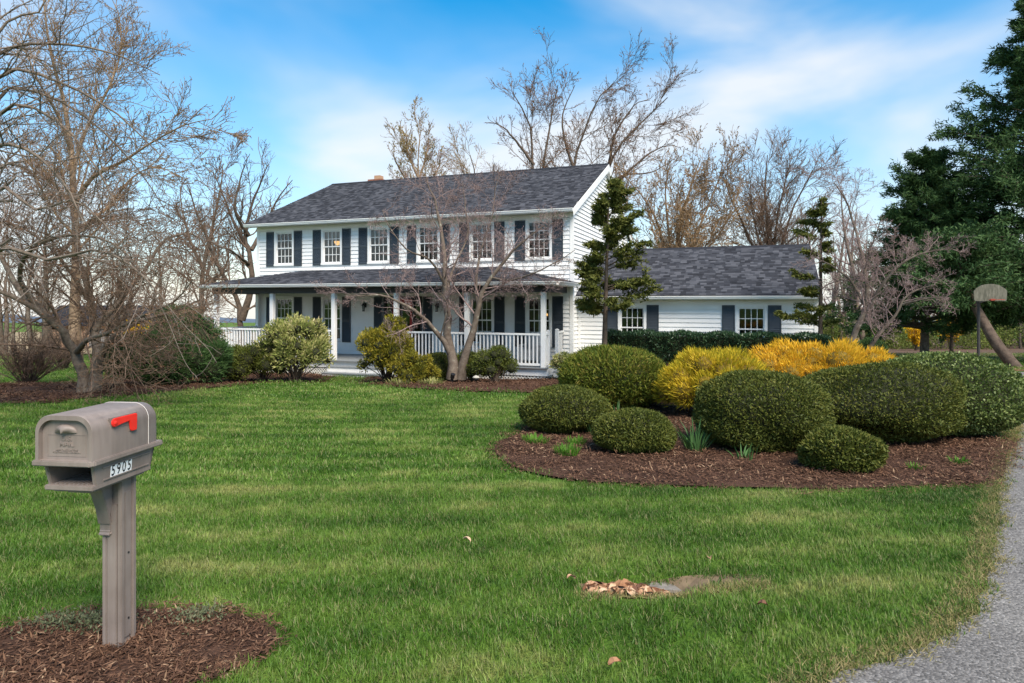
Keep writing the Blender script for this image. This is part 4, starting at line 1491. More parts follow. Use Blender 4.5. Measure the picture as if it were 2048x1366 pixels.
# ---- spreading tree at the west bed
b3 = gp(178, 786); yb = b3[1]; b3 = (b3[0], b3[1], gz(*b3))
tree('crabapple_tree', 'bare wide spreading tree with forked trunk in the mulch bed beyond the mailbox', b3,
     [(S((170, 786, yb), (164, 745, yb), (150, 705, yb), (120, 660, yb - .3), (70, 615, yb - .6), (20, 590, yb - .9), (-60, 560, yb - 1.2)), .155, .025),
      (S((186, 786, yb), (190, 745, yb), (195, 700, yb + .2), (185, 640, yb + .4), (170, 560, yb + .6), (150, 470, yb + .8), (140, 390, yb + 1)), .15, .025),
      (S((194, 745, yb), (205, 705, yb - .2), (235, 665, yb - .5), (285, 640, yb - .8), (345, 625, yb - 1.1), (400, 600, yb - 1.4)), .095, .014),
      (S((152, 705, yb), (175, 680, yb - .8), (230, 660, yb - 1.6), (290, 630, yb - 2.2), (345, 605, yb - 2.6), (385, 560, yb - 2.9)), .075, .012),
      (S((110, 655, yb - .3), (80, 590, yb), (110, 520, yb + .3), (180, 450, yb + .5), (240, 420, yb + .6), (310, 420, yb + .6)), .07, .012),
      (S((190, 660, yb + .3), (240, 600, yb + .5), (290, 540, yb + .8), (330, 480, yb + 1), (390, 470, yb + 1.2), (430, 520, yb + 1.3)), .08, .012),
      (S((80, 620, yb - .5), (40, 560, yb - .9), (60, 500, yb - 1.6), (140, 470, yb - 2.2), (230, 490, yb - 2.6), (300, 560, yb - 2.9)), .065, .010),
      (S((60, 610, yb - .6), (10, 530, yb - .4), (-30, 430, yb), (10, 330, yb + .5), (60, 280, yb + .8)), .07, .012),
      (S((178, 600, yb + .5), (130, 530, yb - .2), (70, 470, yb - .8), (-10, 440, yb - 1.2)), .06, .012)],
     [dict(n=17, t=(.18, 1), ang=(30, 75), lf=(.3, .6), N=7, wander=.13, up=.05, droop=.10, rr=.36, lmax=2.6, rmin=.009, s=5),
      dict(n=11, t=(.12, 1), ang=(30, 70), lf=(.35, .7), N=4, wander=.16, up=.04, droop=.1, rr=.5, rmin=.006, s=3),
      dict(n=7, t=(.12, 1), ang=(30, 70), lf=(.4, .75), N=2, wander=.2, up=.06, rr=.6, lmax=.6, rmin=.0044, s=3),
      dict(n=2, t=(.2, 1), ang=(30, 70), lf=(.4, .75), N=1, wander=.2, up=.06, rr=.8, lmax=.28, rmin=.0038, s=3)],
     M['bark_grey'], M['twig_brown'], dict(n=16000, size=.024, w=.6, mat=M['bud_rust']), seed=12, flare=1.2)

# ---- arching boughs of a tree whose trunk stands just outside the picture
yb = 11.5
b4 = (-10.6, yb, gz(-10.6, yb))
def arcs():
    o = [([Vector((-10.6, yb, b4[2])), Vector((-10.5, yb, 1.6)), Vector((-10.3, yb, 3.2)), Vector((-10.0, yb, 5.0)), Vector((-9.8, yb, 6.6))], .19, .05)]
    for (v0, pts, yy_) in ((480, [(0, 225), (110, 240), (190, 330), (240, 430)], -.6), (350, [(0, 150), (120, 165), (230, 225), (330, 320)], .2),
                          (260, [(0, 105), (140, 90), (240, 112), (320, 150)], .5), (560, [(-10, 380), (70, 420), (150, 400), (230, 470)], -.9),
                          (420, [(0, 190), (90, 190), (180, 240), (270, 330), (330, 420)], .9), (300, [(0, 60), (80, 20), (110, -60)], .3),
                          (620, [(0, 500), (90, 520), (190, 500), (260, 530), (330, 600)], -1.3), (330, [(0, 290), (70, 310), (130, 370), (170, 450)], -1.0)):
        o.append(([Vector((-10.25, yb, ZC - (v0 - HOR) / F * yb))] + [at(u, v, yb + yy_ * (1 + i * .3)) for i, (u, v) in enumerate(pts)], .055, .008))
    return o
tree('arching_tree', 'bare tree with long arching boughs reaching in from beside the lawn', b4, arcs(),
     [dict(n=20, t=(.25, 1), ang=(25, 60), lf=(.25, .5), N=6, wander=.12, up=.05, droop=.08, rr=.5, lmax=1.7, rmin=.006, s=4),
      dict(n=9, t=(.15, 1), ang=(30, 70), lf=(.3, .6), N=4, wander=.18, up=.06, rr=.6, lmax=.6, rmin=.004, s=3),
      dict(n=3, t=(.2, 1), ang=(30, 70), lf=(.3, .5), N=3, wander=.18, up=.1, rr=.7, lmax=.2, rmin=.003, s=3)],
     M['bark_grey'], M['twig_grey'], dict(n=9000, size=.022, w=.6, mat=M['bud_rust']), seed=21, flare=1.2)

def big_tree(name, label, u, Y_, stems, levels, barkm, twigm, bud, seed, r=.3, cat='tree', group=None):
    bx = (u - 1024) / F * Y_
    base = (bx, Y_, gz(bx, Y_))
    limbs = []
    for s in stems:
        pts = s[0]
        if pts[0] is None: p0 = [Vector(base)]
        else: p0 = [at(*pts[0][:2], Y_ + (pts[0][2] if len(pts[0]) > 2 else 0))]
        limbs.append((p0 + [at(q[0], q[1], Y_ + (q[2] if len(q) > 2 else 0)) for q in pts[1:]], s[1], s[2]))
    return tree(name, label, base, limbs, levels, barkm, twigm, bud, cat, group, seed, 1.3, 8)

LV = [dict(n=17, t=(.18, 1), ang=(20, 52), lf=(.32, .60), taper=.62, N=7, wander=.11, up=.06, rr=.36, rmin=.018, s=5, lmax=5.0),
      dict(n=11, t=(.12, 1), ang=(22, 52), lf=(.3, .62), taper=.5, N=4, wander=.13, up=.06, rr=.45, rmin=.014, s=3),
      dict(n=8, t=(.12, 1), ang=(22, 55), lf=(.4, .8), N=2, wander=.14, up=.06, rr=.6, rmin=.012, s=3),
      dict(n=2, t=(.2, 1), ang=(25, 60), lf=(.4, .7), N=1, wander=.18, up=.08, rr=.8, rmin=.0095, s=3)]
def lv(**k):
    o = [dict(q) for q in LV]
    for q in o: q.update({a: b for a, b in k.items() if not isinstance(b, tuple) or a in ('ang', 'lf')})
    return o
# tall sycamore far behind on the west side
big_tree('sycamore_tree', 'tall tan barked tree with upswept limbs rising far beyond the spreading tree', 150, 33,
         [([None, (150, 600), (152, 480), (148, 380), (140, 270, 1), (120, 170, 1), (95, 80, 1), (85, -20, 1)], .30, .025),
          ([(149, 410), (185, 355, -.8), (250, 320, -2), (310, 280, -2.5), (370, 250, -3), (425, 238, -3)], .13, .016),
          ([(146, 350, .3), (158, 300, .6), (180, 240, 1), (215, 180, 1.5), (240, 110, 2), (240, 40, 2), (225, 0, 2)], .11, .02),
          ([(142, 300, .7), (110, 220, -.5), (70, 150, -2), (45, 80, -2)], .10, .018),
          ([(150, 420), (110, 370, 1), (60, 330, 2), (10, 260, 2)], .10, .018),
          ([(152, 460), (210, 420, 2), (270, 350, 3), (330, 330, 3)], .13, .02)],
         lv(), M['bark_tan'], M['twig_tan'], dict(n=9000, size=.08, w=.5, mat=M['bud_tan']), 31)
# bare trees west of the house
big_tree('walnut_tree', 'dark bare tree with forked trunk seen through the open porch end', 482, 34,
         [([None, (482, 640), (470, 590), (440, 540, -1), (415, 480, -1), (395, 430, -1), (375, 370, -1)], .20, .025),
          ([(483, 640), (498, 590), (503, 520), (490, 470), (500, 420), (520, 370), (535, 330)], .22, .025),
          ([(500, 500), (470, 450, 1), (450, 400, 1), (425, 340, 1)], .13, .02),
          ([(497, 470), (470, 420, -1), (480, 360, -1), (495, 315, -1)], .11, .02),
          ([(503, 500), (535, 440, 1), (555, 400, 1), (585, 360, 1)], .12, .02),
          ([(500, 530), (460, 500, -2), (430, 490, -2), (410, 465, -2)], .09, .02)],
         [dict(n=13, t=(.2, 1), ang=(25, 60), lf=(.32, .58), taper=.6, N=6, wander=.17, up=.07, rr=.4, rmin=.02, s=5),
          dict(n=10, t=(.15, 1), ang=(25, 60), lf=(.35, .6), N=4, wander=.2, up=.06, rr=.55, rmin=.014, s=3),
          dict(n=8, t=(.15, 1), ang=(25, 60), lf=(.4, .7), N=2, wander=.2, up=.06, rr=.6, rmin=.009, s=3)],
         M['bark_dark'], M['twig_brown'], None, 37)
big_tree('walnut_tree', 'slim bare tree standing between the spreading tree and the house', 400, 38,
         [([None, (402, 600), (410, 520), (425, 450), (440, 380), (445, 330)], .22, .03),
          ([(408, 540), (380, 480), (365, 420), (360, 370)], .13, .02),
          ([(405, 580), (440, 550), (455, 520), (450, 480)], .12, .02)],
         lv(), M['bark_grey'], M['twig_brown'], dict(n=1500, size=.09, w=.5, mat=M['bud_rust']), 38)
# trees behind the roof
big_tree('tulip_tree', 'pale budding tree with narrow upright top showing above the middle of the roof', 838, 46,
         [([None, (838, 500), (838, 400), (836, 340), (838, 300), (840, 268)], .28, .02),
          ([(838, 400), (800, 340), (788, 315), (782, 300)], .14, .02),
          ([(838, 400), (870, 350), (880, 325), (877, 300)], .14, .02),
          ([(838, 360), (815, 300), (812, 250)], .1, .02), ([(838, 360), (855, 300), (858, 250)], .1, .02)],
         lv(up=.11), M['bark_tan'], M['twig_tan'], dict(n=6000, size=.11, w=.55, mat=M['bud_lime']), 41)
big_tree('maple_tree', 'large bare maple with many stems spreading above the house gable', 1120, 44,
         [([None, (1090, 500), (1075, 400), (1065, 330), (1062, 270), (1050, 225), (1025, 185)], .27, .03),
          ([None, (1100, 500), (1085, 380), (1090, 300), (1100, 250), (1108, 205), (1116, 170)], .25, .03),
          ([None, (1140, 500), (1140, 400), (1150, 320), (1170, 260), (1195, 200), (1230, 165)], .25, .03),
          ([None, (1180, 520), (1205, 420), (1215, 340), (1240, 290), (1290, 240), (1335, 195)], .25, .03),
          ([(1210, 390), (1260, 340), (1310, 300), (1350, 290)], .14, .02),
          ([(1068, 330), (1030, 280), (1000, 250), (970, 245)], .13, .02),
          ([(1148, 340), (1130, 280), (1125, 230), (1150, 170)], .12, .02),
          ([(1215, 370), (1250, 350), (1300, 345), (1340, 325)], .10, .02),
          ([(1218, 330), (1230, 270), (1270, 210), (1300, 200)], .11, .02)],
         lv(), M['bark_dark'], M['twig_brown'], dict(n=9000, size=.10, w=.5, mat=M['bud_rust']), 43)
big_tree('oak_tree', 'small bare treetop peeking over the ridge beside the budding tree', 960, 48,
         [([None, (960, 480), (955, 400), (948, 340), (940, 310)], .2, .03), ([(957, 420), (980, 360), (990, 325)], .1, .02), ([(957, 400), (930, 350), (920, 330)], .1, .02)],
         lv(), M['bark_dark'], M['twig_tan'], dict(n=1200, size=.11, w=.5, mat=M['bud_lime']), 44)
big_tree('beech_tree', 'bushy tan tree still holding dry leaves behind the wing roof', 1350, 40,
         [([None, (1350, 540), (1360, 450), (1380, 380), (1400, 320)], .25, .03),
          ([None, (1330, 540), (1320, 460), (1290, 400), (1265, 370)], .18, .03),
          ([None, (1370, 540), (1400, 450), (1430, 380), (1445, 330)], .18, .03),
          ([None, (1345, 540), (1335, 440), (1330, 380), (1340, 330)], .18, .03),
          ([None, (1380, 550), (1430, 480), (1460, 430), (1470, 390)], .14, .02), ([None, (1310, 550), (1270, 490), (1250, 440)], .14, .02)],
         lv(), M['bark_tan'], M['twig_tan'], dict(n=16000, size=.11, w=.5, mat=M['bud_tan']), 47)
big_tree('elm_tree', 'bare fan shaped tree behind the garage end of the wing', 1540, 42,
         [([None, (1538, 540), (1535, 450), (1530, 380), (1535, 310)], .24, .03),
          ([None, (1555, 540), (1575, 450), (1600, 390), (1625, 340)], .2, .03),
          ([None, (1520, 540), (1490, 460), (1465, 400), (1445, 350)], .2, .03),
          ([None, (1545, 540), (1555, 440), (1570, 370), (1575, 320)], .18, .03),
          ([None, (1570, 560), (1610, 490), (1640, 450)], .13, .02), ([None, (1530, 540), (1510, 450), (1500, 390), (1505, 340)], .16, .02)],
         lv(), M['bark_dark'], M['twig_brown'], None, 48)

# ================================================================== evergreens
M['fir'] = leafy('dark_fir_needles', [(0.018, 0.040, 0.012), (0.034, 0.072, 0.020), (0.055, 0.105, 0.030), (0.085, 0.14, 0.042)], .55, .12)
M['hinoki'] = leafy('olive_cypress_sprays', [(0.035, 0.050, 0.010), (0.075, 0.088, 0.017), (0.12, 0.125, 0.025), (0.17, 0.165, 0.035)], .55, .15)
M['yew'] = leafy('yew_needles', [(0.035, 0.050, 0.010), (0.068, 0.085, 0.015), (0.105, 0.118, 0.020), (0.16, 0.145, 0.030)], .45, .12)
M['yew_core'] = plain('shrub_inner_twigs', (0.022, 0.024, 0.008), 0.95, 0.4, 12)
M['gold'] = leafy('golden_cypress_threads', [(0.34, 0.25, 0.015), (0.60, 0.37, 0.02), (0.78, 0.45, 0.035), (0.85, 0.55, 0.10)], .55, .3)
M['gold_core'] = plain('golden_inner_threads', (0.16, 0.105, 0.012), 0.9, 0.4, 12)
M['gold2'] = leafy('yellow_green_cypress_threads', [(0.17, 0.17, 0.015), (0.38, 0.32, 0.02), (0.62, 0.44, 0.03), (0.75, 0.52, 0.07)], .55, .3)
M['greengold'] = leafy('bronze_green_sprays', [(0.040, 0.062, 0.010), (0.085, 0.12, 0.014), (0.16, 0.175, 0.022), (0.27, 0.20, 0.05)], .55, .2)
M['box'] = leafy('boxwood_leaves', [(0.040, 0.068, 0.014), (0.085, 0.122, 0.025), (0.15, 0.19, 0.05), (0.25, 0.285, 0.10)], .35, .15, .5)
M['box2'] = leafy('olive_boxwood_leaves', [(0.035, 0.052, 0.008), (0.068, 0.092, 0.014), (0.12, 0.135, 0.024), (0.17, 0.17, 0.04)], .4, .18, .45)
M['laurel'] = leafy('laurel_leaves', [(0.010, 0.028, 0.012), (0.020, 0.048, 0.020), (0.042, 0.085, 0.035), (0.10, 0.15, 0.075)], .25, .08, .6)
M['pieris'] = leafy('cream_edged_leaves', [(0.085, 0.13, 0.03), (0.22, 0.25, 0.06), (0.45, 0.42, 0.16), (0.62, 0.50, 0.33)], .5, .25)
M['pieris2'] = leafy('yellow_green_leaves', [(0.055, 0.065, 0.014), (0.15, 0.15, 0.02), (0.30, 0.24, 0.025), (0.42, 0.33, 0.06)], .5, .25)
M['juniper'] = leafy('juniper_needles', [(0.020, 0.045, 0.014), (0.038, 0.080, 0.022), (0.062, 0.115, 0.032), (0.10, 0.16, 0.05)], .55, .15)
M['forsythia'] = leafy('forsythia_blossom', [(0.42, 0.25, 0.006), (0.72, 0.42, 0.01), (0.85, 0.52, 0.02)], .6, .3)
M['spring'] = leafy('young_spring_leaves', [(0.07, 0.10, 0.02), (0.14, 0.17, 0.035), (0.22, 0.25, 0.06)], .6, .35)
M['iris'] = leafy('strap_leaves', [(0.03, 0.08, 0.02), (0.055, 0.125, 0.035), (0.10, 0.20, 0.06)], .4, .2)
M['sprout'] = leafy('fresh_sprouts', [(0.05, 0.13, 0.012), (0.085, 0.20, 0.02), (0.13, 0.27, 0.03)], .5, .3)
M['sedum'] = leafy('grey_green_sedum', [(0.07, 0.085, 0.04), (0.12, 0.14, 0.07), (0.20, 0.19, 0.12)], .6, .2)

def conifer(name, label, base, top, nb, rfun, spray, mt, seed, lean=(0, 0), trunk_r=.1, z0=.25, droop=.12, barkm=None, ln=.16, wd=.05, gap=0.0, plates=False, cat='tree', rise=.25, noskip=None):
    """a straight trunk with whorls of foliage-bearing boughs; rfun(t, azimuth) gives bough length up the height"""
    rg = np.random.default_rng(seed)
    base = Vector(base); top = Vector(top)
    t = empty(name, base, 0, label, cat)
    H = (top - base)
    tr = curve([(0, 0, -.1), H * .3 + Vector((lean[0], lean[1], 0)) * .5, H * .65 + Vector((lean[0], lean[1], 0)) * .6, H], 12)
    rad = np.linspace(trunk_r, trunk_r * .1, 13)
    gr = [(tr[None], rad[None], 9)]
    tt = z0 + (1 - z0) * (np.arange(nb) + rg.uniform(0, 1, nb)) / nb
    az_ = rg.uniform(0, 2 * np.pi, nb)
    L_ = np.array([rfun(a, b) for a, b in zip(tt, az_)]) * rg.uniform(.75, 1.1, nb)
    keep = L_ > .05
    if gap: keep &= rg.uniform(0, 1, nb) > gap
    tt, az_, L_ = tt[keep], az_[keep], L_[keep]
    f = tt * 12; i = np.minimum(f.astype(int), 11)
    st = tr[i] + (tr[i + 1] - tr[i]) * (f - i)[:, None]
    d = np.stack([np.cos(az_), np.sin(az_), rise + .5 * (tt - .4)], 1)
    pts, r = grow(rg, st, d, L_, np.maximum(.02 * L_, .006), np.full(len(L_), .004), 6, .10, 0, droop)
    V, Fc = tubes(gr)
    link('trunk', np_mesh('trunk', V, Fc, smooth=True), barkm or M['bark_dark'], t)
    # side sprays along each bough
    s2, d2, l2, r2 = spawn(rg, pts, r, 9, (.25, 1), (25, 65), (.22, .40), .5, L_, .3)
    if plates: d2[:, 2] *= .35
    p2, q2 = grow(rg, s2, d2, l2, np.maximum(r2, .004), np.full(len(l2), .003), 4, .15, .0, droop)
    V, Fc = tubes([(pts, r, 4), (p2, q2, 3)])
    cr_o = link('crown', np_mesh('crown', V, Fc, smooth=True), barkm or M['bark_dark'], t)
    n = spray
    allp = np.concatenate([pts[:, 2:].reshape(-1, 3)[:, None], p2[:, 1:].reshape(-1, 3)[:, None], p2[:, 1:].reshape(-1, 3)[:, None]])[:, 0]
    wgt = np.concatenate([np.repeat(L_, 5), np.repeat(l2, 4), np.repeat(l2, 4)]); wgt = wgt ** .6; wgt /= wgt.sum()
    k = rg.choice(len(allp), n, p=wgt)
    out = allp[k] - np.array(tr[6]) * np.array([1, 1, 0])
    out[:, 2] = 0
    c = allp[k] + rg.normal(0, ln * .45, (n, 3)) * np.array([1, 1, .45 if plates else .8])
    d = unit(out) * .6 + rg.normal(0, .6, (n, 3)) + np.array([0, 0, .1])
    link('foliage', leaf_mesh('foliage', c, d, ln * rg.uniform(.6, 1.3, n), wd, rg, None, True), mt, cr_o, kind='stuff')
    return t

yb = 18.7
bb = ((1207 - 1024) / F * yb, yb)
conifer('hinoki_cypress', 'sparse olive cypress with a clear lower trunk in front of the gable corner', (bb[0], bb[1], gz(*bb)), at(1218, 366, yb), 62,
        lambda t, a: (.28 + 1.35 * (1 - t) ** .75) * (1.0 if t > .42 else .85) * (1 + .25 * math.cos(a)), 21000, M['hinoki'], 51, trunk_r=.10, z0=.34, droop=.02, ln=.12, wd=.045, gap=.08, plates=True)
yb = 18.2
bb = ((1640 - 1024) / F * yb, yb)
conifer('hinoki_cypress', 'thin ragged cypress standing at the outer corner of the wing', (bb[0], bb[1], gz(*bb)), at(1643, 396, yb), 40,
        lambda t, a: (.15 + .85 * (1 - t) ** .8) * (1 + .5 * math.cos(a - 3.0)) * (.55 if .35 < t < .55 else 1), 9000, M['hinoki'], 52, trunk_r=.085, z0=.30, droop=.03, ln=.11, wd=.042, gap=.22, plates=True)

# big evergreens at the drive's end
def env(t, a):
    w_ = (.5 + 6.6 * (1 - t) ** 1.0) * (1.0 if t > .3 else .6 + 1.33 * t)
    return w_ * (1 + .22 * math.sin(3 * a + 1) + .18 * math.sin(7 * t * 3 + a))
bb = (23.0, 29.0)
conifer('pine_tree', 'huge dark evergreen towering over the end of the drive', (bb[0] + .9, bb[1], gz(*bb)), (24.3, 29.4, 16.5), 230, env, 150000, M['fir'], 61,
        trunk_r=.34, z0=.10, droop=.10, ln=.24, wd=.052, barkm=M['bark_grey'], rise=.30)
bb = (20.6, 32.0)
conifer('pine_tree', 'lower dark evergreen with a pointed top in front of the woodland edge', (bb[0], bb[1], gz(*bb)), at(1860, 312, 32.0), 130,
        lambda t, a: (.4 + 3.3 * (1 - t) ** .8) * (1 + .2 * math.sin(2 * a + 9 * t)) * 1.25, 85000, M['fir'], 62, trunk_r=.22, z0=.14, droop=.05, ln=.22, wd=.05, rise=.32, barkm=M['bark_grey'])
def leaning():
    t_ = empty('pine_tree', at(2040, 742, 23.8), 0, 'leaning dark trunked evergreen slanting up behind the basketball pole', 'tree')
    b = np.array(t_.location)
    rg = np.random.default_rng(66)
    c = curve([at(2040, 746, 23.8), at(1995, 690, 24.3), at(1960, 630, 25.2), at(1925, 560, 26.5), at(1900, 480, 27.5)], 12) - b
    V, Fc = tubes([(c[None], np.linspace(.22, .09, 13)[None], 9)])
    link('trunk', np_mesh('trunk', V, Fc, smooth=True), M['bark_dark'], t_)
    n = 60
    st = c[rg.integers(6, 13, n)]
    a = rg.uniform(0, 2 * np.pi, n)
    L_ = rg.uniform(1.0, 2.8, n)
    pts, r = grow(rg, st, np.stack([np.cos(a), np.sin(a), np.full(n, .15)], 1), L_, np.full(n, .03), np.full(n, .006), 6, .1, 0, .06)
    V, Fc = tubes([(pts, r, 4)])
    cr2 = link('crown', np_mesh('crown', V, Fc, smooth=True), M['bark_grey'], t_)
    k = rg.integers(0, n, 16000); j = rg.integers(2, 7, 16000)
    cc = pts[k, j] + rg.normal(0, .2, (16000, 3)) * np.array([1, 1, .6])
    link('foliage', leaf_mesh('foliage', cc, rg.normal(0, .7, cc.shape), .22, .06, rg), M['fir'], cr2, kind='stuff')
leaning()

# ================================================================== shrubs
def dome_dirs(rg, n, zmin=-.15):
    z = rg.uniform(zmin, 1, n); a = rg.uniform(0, 2 * np.pi, n)
    q = np.sqrt(1 - z * z)
    return np.stack([q * np.cos(a), q * np.sin(a), z], 1)

def lump(d, seed, amp):
    rg = np.random.default_rng(seed)
    s = np.zeros(len(d))
    for k in range(10):
        w_ = rg.normal(0, 1, 3); w_ /= np.linalg.norm(w_)
        f = rg.uniform(2, 9)
        s += np.sin(d @ w_ * f + rg.uniform(0, 6)) / (1 + f * .25)
    return 1 + amp * s * .45

def shrub(name, label, x, y, rx, ry, h, n, mt, seed, ln=.045, wd=.018, amp=.06, shell=.10, out=.7, upb=.25, sq=.82, rz=0.0, cat='shrub', group=None, core=.90, zc=.42, coremat=None, droop=0.0, stems=False):
    """a clipped or natural mound: dark inner twigs, thousands of leaves in the outer shell"""
    rg = np.random.default_rng(seed)
    t = empty(name, (x, y, gz(x, y)), rz, label, cat, group)
    C0 = np.array([0, 0, h * zc])
    def surf(d):
        e = d / np.maximum((np.abs(d) ** 2.08).sum(1, keepdims=True) ** (1 / 2.08), 1e-6)
        k = lump(d, seed, amp)[:, None]
        return C0 + e * k * np.array([rx, ry, 1]) * np.stack([np.ones(len(d)), np.ones(len(d)), np.where(d[:, 2] > 0, h - h * zc, h * zc)], 1)
    # core
    nu, nv = 28, 14
    D = []
    for j in range(nv + 1):
        zz = -1 + 2 * j / nv
        q = math.sqrt(max(0, 1 - zz * zz))
        for i in range(nu):
            a = 2 * math.pi * i / nu
            D.append((q * math.cos(a), q * math.sin(a), zz))
    D = np.array(D)
    V = C0 + (surf(D) - C0) * core
    Fc = [(j*nu+i, j*nu+(i+1)%nu, (j+1)*nu+(i+1)%nu, (j+1)*nu+i) for j in range(nv) for i in range(nu)]
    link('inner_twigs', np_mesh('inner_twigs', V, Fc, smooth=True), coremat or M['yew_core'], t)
    d = dome_dirs(rg, n, -.9)
    p = surf(d)
    p = C0 + (p - C0) * (1 - shell * rg.uniform(0, 1, (n, 1)) ** 1.5 + .02 * rg.normal(0, 1, (n, 1)))
    p[:, 2] = np.maximum(p[:, 2], .01)
    dr_ = d * out + rg.normal(0, .55, (n, 3)) + np.array([0, 0, upb - droop])
    link('foliage', leaf_mesh('foliage', p - unit(dr_) * ln * .4, dr_, ln * rg.uniform(.6, 1.35, n), wd, rg, None, wd < .021), mt, t, kind='stuff')
    return t

def px_shrub(name, label, u0, u1, vtop, vbase, n, mt, seed, ry=None, **k):
    """mound placed from where its foot and its sides are seen"""
    yf_ = yrow(vbase)
    half = (u1 - u0) / 2 / F
    rx = half * yf_ / (1 - half * .85)
    ry_ = ry or rx * .85
    yc = yf_ + ry_ * .88
    rx = half * yc
    x = ((u0 + u1) / 2 - 1024) / F * yc
    h = ZC - (vtop - HOR) / F * (yc - ry_ * .1) - gz(x, yc)
    return shrub(name, label, x, yc, rx, ry_, h, n, mt, seed, **k)

def clustered(name, label, u, v, rx, h, nb, n, mt, seed, coremat=None, ln=.08, wd=.03, rb=.36, ry=None, cat='shrub', upb=.35, core=.7, spiky=.5, at_xy=None):
    """a natural bush: many overlapping leaf clusters of different size on short stems, gaps between them"""
    rg = np.random.default_rng(seed)
    x, y = at_xy or gp(u, v)
    ry = ry or rx * .85
    t = empty(name, (x, y, gz(x, y)), 0, label, cat)
    d = dome_dirs(rg, nb, -.25)
    q = rg.uniform(.35, 1, nb) ** .5
    c = d * q[:, None] * np.array([rx, ry, h * .56]) + np.array([0, 0, h * .42])
    r = rb * min(rx, h * .6) * rg.uniform(.55, 1.25, nb)
    c[:, 2] = np.clip(c[:, 2], r * .6, h - r * .55)
    over = np.abs(c[:, :2]) / np.array([rx, ry])
    # stems from the foot to each cluster
    st = np.stack([rg.normal(0, .06, nb), rg.normal(0, .06, nb), np.zeros(nb)], 1)
    f = np.linspace(0, 1, 6)[None, :, None]
    mid = st * .5 + c * np.array([.35, .35, .55])
    pts = st[:, None] * (1 - f) ** 2 + 2 * mid[:, None] * f * (1 - f) + c[:, None] * f ** 2
    link('stems', np_mesh('stems', *tubes([(pts, np.full((nb, 6), .012), 5)]), smooth=True), M['bark_dark'], t)
    # small dark hearts inside the clusters
    nu, nv = 8, 5
    D = np.array([(math.sqrt(max(0, 1 - (2*j/nv-1)**2)) * math.cos(2*math.pi*i/nu), math.sqrt(max(0, 1 - (2*j/nv-1)**2)) * math.sin(2*math.pi*i/nu), 2*j/nv-1) for j in range(nv + 1) for i in range(nu)])
    V = (c[:, None] + D[None] * (r * core)[:, None, None]).reshape(-1, 3)
    f0 = np.array([(j*nu+i, j*nu+(i+1)%nu, (j+1)*nu+(i+1)%nu, (j+1)*nu+i) for j in range(nv) for i in range(nu)])
    Fc = (f0[None] + (np.arange(nb) * len(D))[:, None, None]).reshape(-1, 4)
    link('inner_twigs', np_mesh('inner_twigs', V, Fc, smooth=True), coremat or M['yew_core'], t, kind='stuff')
    k = rg.choice(nb, n, p=r ** 2 / (r ** 2).sum())
    dd = unit(rg.normal(0, 1, (n, 3)) + np.array([0, 0, .25]))
    p = c[k] + dd * (r[k] * rg.uniform(.62, 1.12, n))[:, None]
    p[:, 2] = np.maximum(p[:, 2], .01)
    lean = unit(c - np.array([0, 0, h * .2]))[k]
    dr_ = dd * .6 + lean * .4 + rg.normal(0, spiky, (n, 3)) + np.array([0, 0, upb])
    tone = np.clip(rg.uniform(0, 1, n) * .7 + .3 * rg.uniform(0, 1, nb)[k], 0, 1)
    link('foliage', leaf_mesh('foliage', p, dr_, ln * rg.uniform(.6, 1.35, n), wd, rg, tone, wd < .023), mt, t, kind='stuff')
    return t

yewk = dict(ln=.042, wd=.017, amp=.12, shell=.07, core=.94)
px_shrub('yew_shrub', 'clipped dark yew mound at the island bed tip nearest the lawn', 1038, 1222, 775, 876, 26000, M['yew'], 71, **yewk)
px_shrub('yew_shrub', 'small clipped yew ball in front of the bronze green dome', 1185, 1345, 822, 917, 20000, M['yew'], 72, **yewk)
px_shrub('yew_shrub', 'largest rounded yew in the middle of the island bed', 1397, 1655, 740, 918, 40000, M['yew'], 73, **yewk)
px_shrub('yew_shrub', 'wide low yew mound sloping down beside the boxwood', 1570, 1900, 728, 902, 46000, M['yew'], 74, ry=1.0, **yewk)
px_shrub('yew_shrub', 'smallest yew bush at the front edge of the mulch', 1602, 1760, 857, 955, 16000, M['yew'], 75, ln=.055, wd=.021, amp=.12, shell=.14)
px_shrub('boxwood_shrub', 'big bright green boxwood dome next to the asphalt drive', 1748, 2024, 704, 888, 31000, M['box'], 76, ry=1.05, ln=.045, wd=.026, amp=.05, shell=.08, out=.5)
px_shrub('cypress_shrub', 'bronze green feathery dome rising behind the two small yews', 1124, 1338, 697, 826, 30000, M['greengold'], 77, ln=.10, wd=.022, amp=.08, shell=.13, out=.8, upb=.5)
clustered('golden_cypress', 'golden thread cypress mound beside the bronze green dome', 0, 0, .98, 1.10, 80, 44000, M['gold2'], 78, M['gold_core'], ry=.95, ln=.10, wd=.016, rb=.36, core=.82, spiky=.3, upb=.25, at_xy=((1440 - 1024) / F * 11.9, 11.9))
clustered('golden_cypress', 'long golden cypress mound spilling along behind the yews', 0, 0, 1.62, 1.20, 115, 56000, M['gold'], 79, M['gold_core'], ry=1.0, ln=.10, wd=.016, rb=.36, core=.82, spiky=.3, upb=.25, at_xy=((1640 - 1024) / F * 12.8, 12.8))
shrub('barberry_shrub', 'small wine red twiggy bush in front of the laurel hedge', (1346 - 1024) / F * 15.6, 15.6, .34, .34, .66, 3500, M['twig_wine'], 80, ln=.16, wd=.008, amp=.06, shell=.25, out=.9, upb=.8, core=.8, coremat=M['twig_wine'])

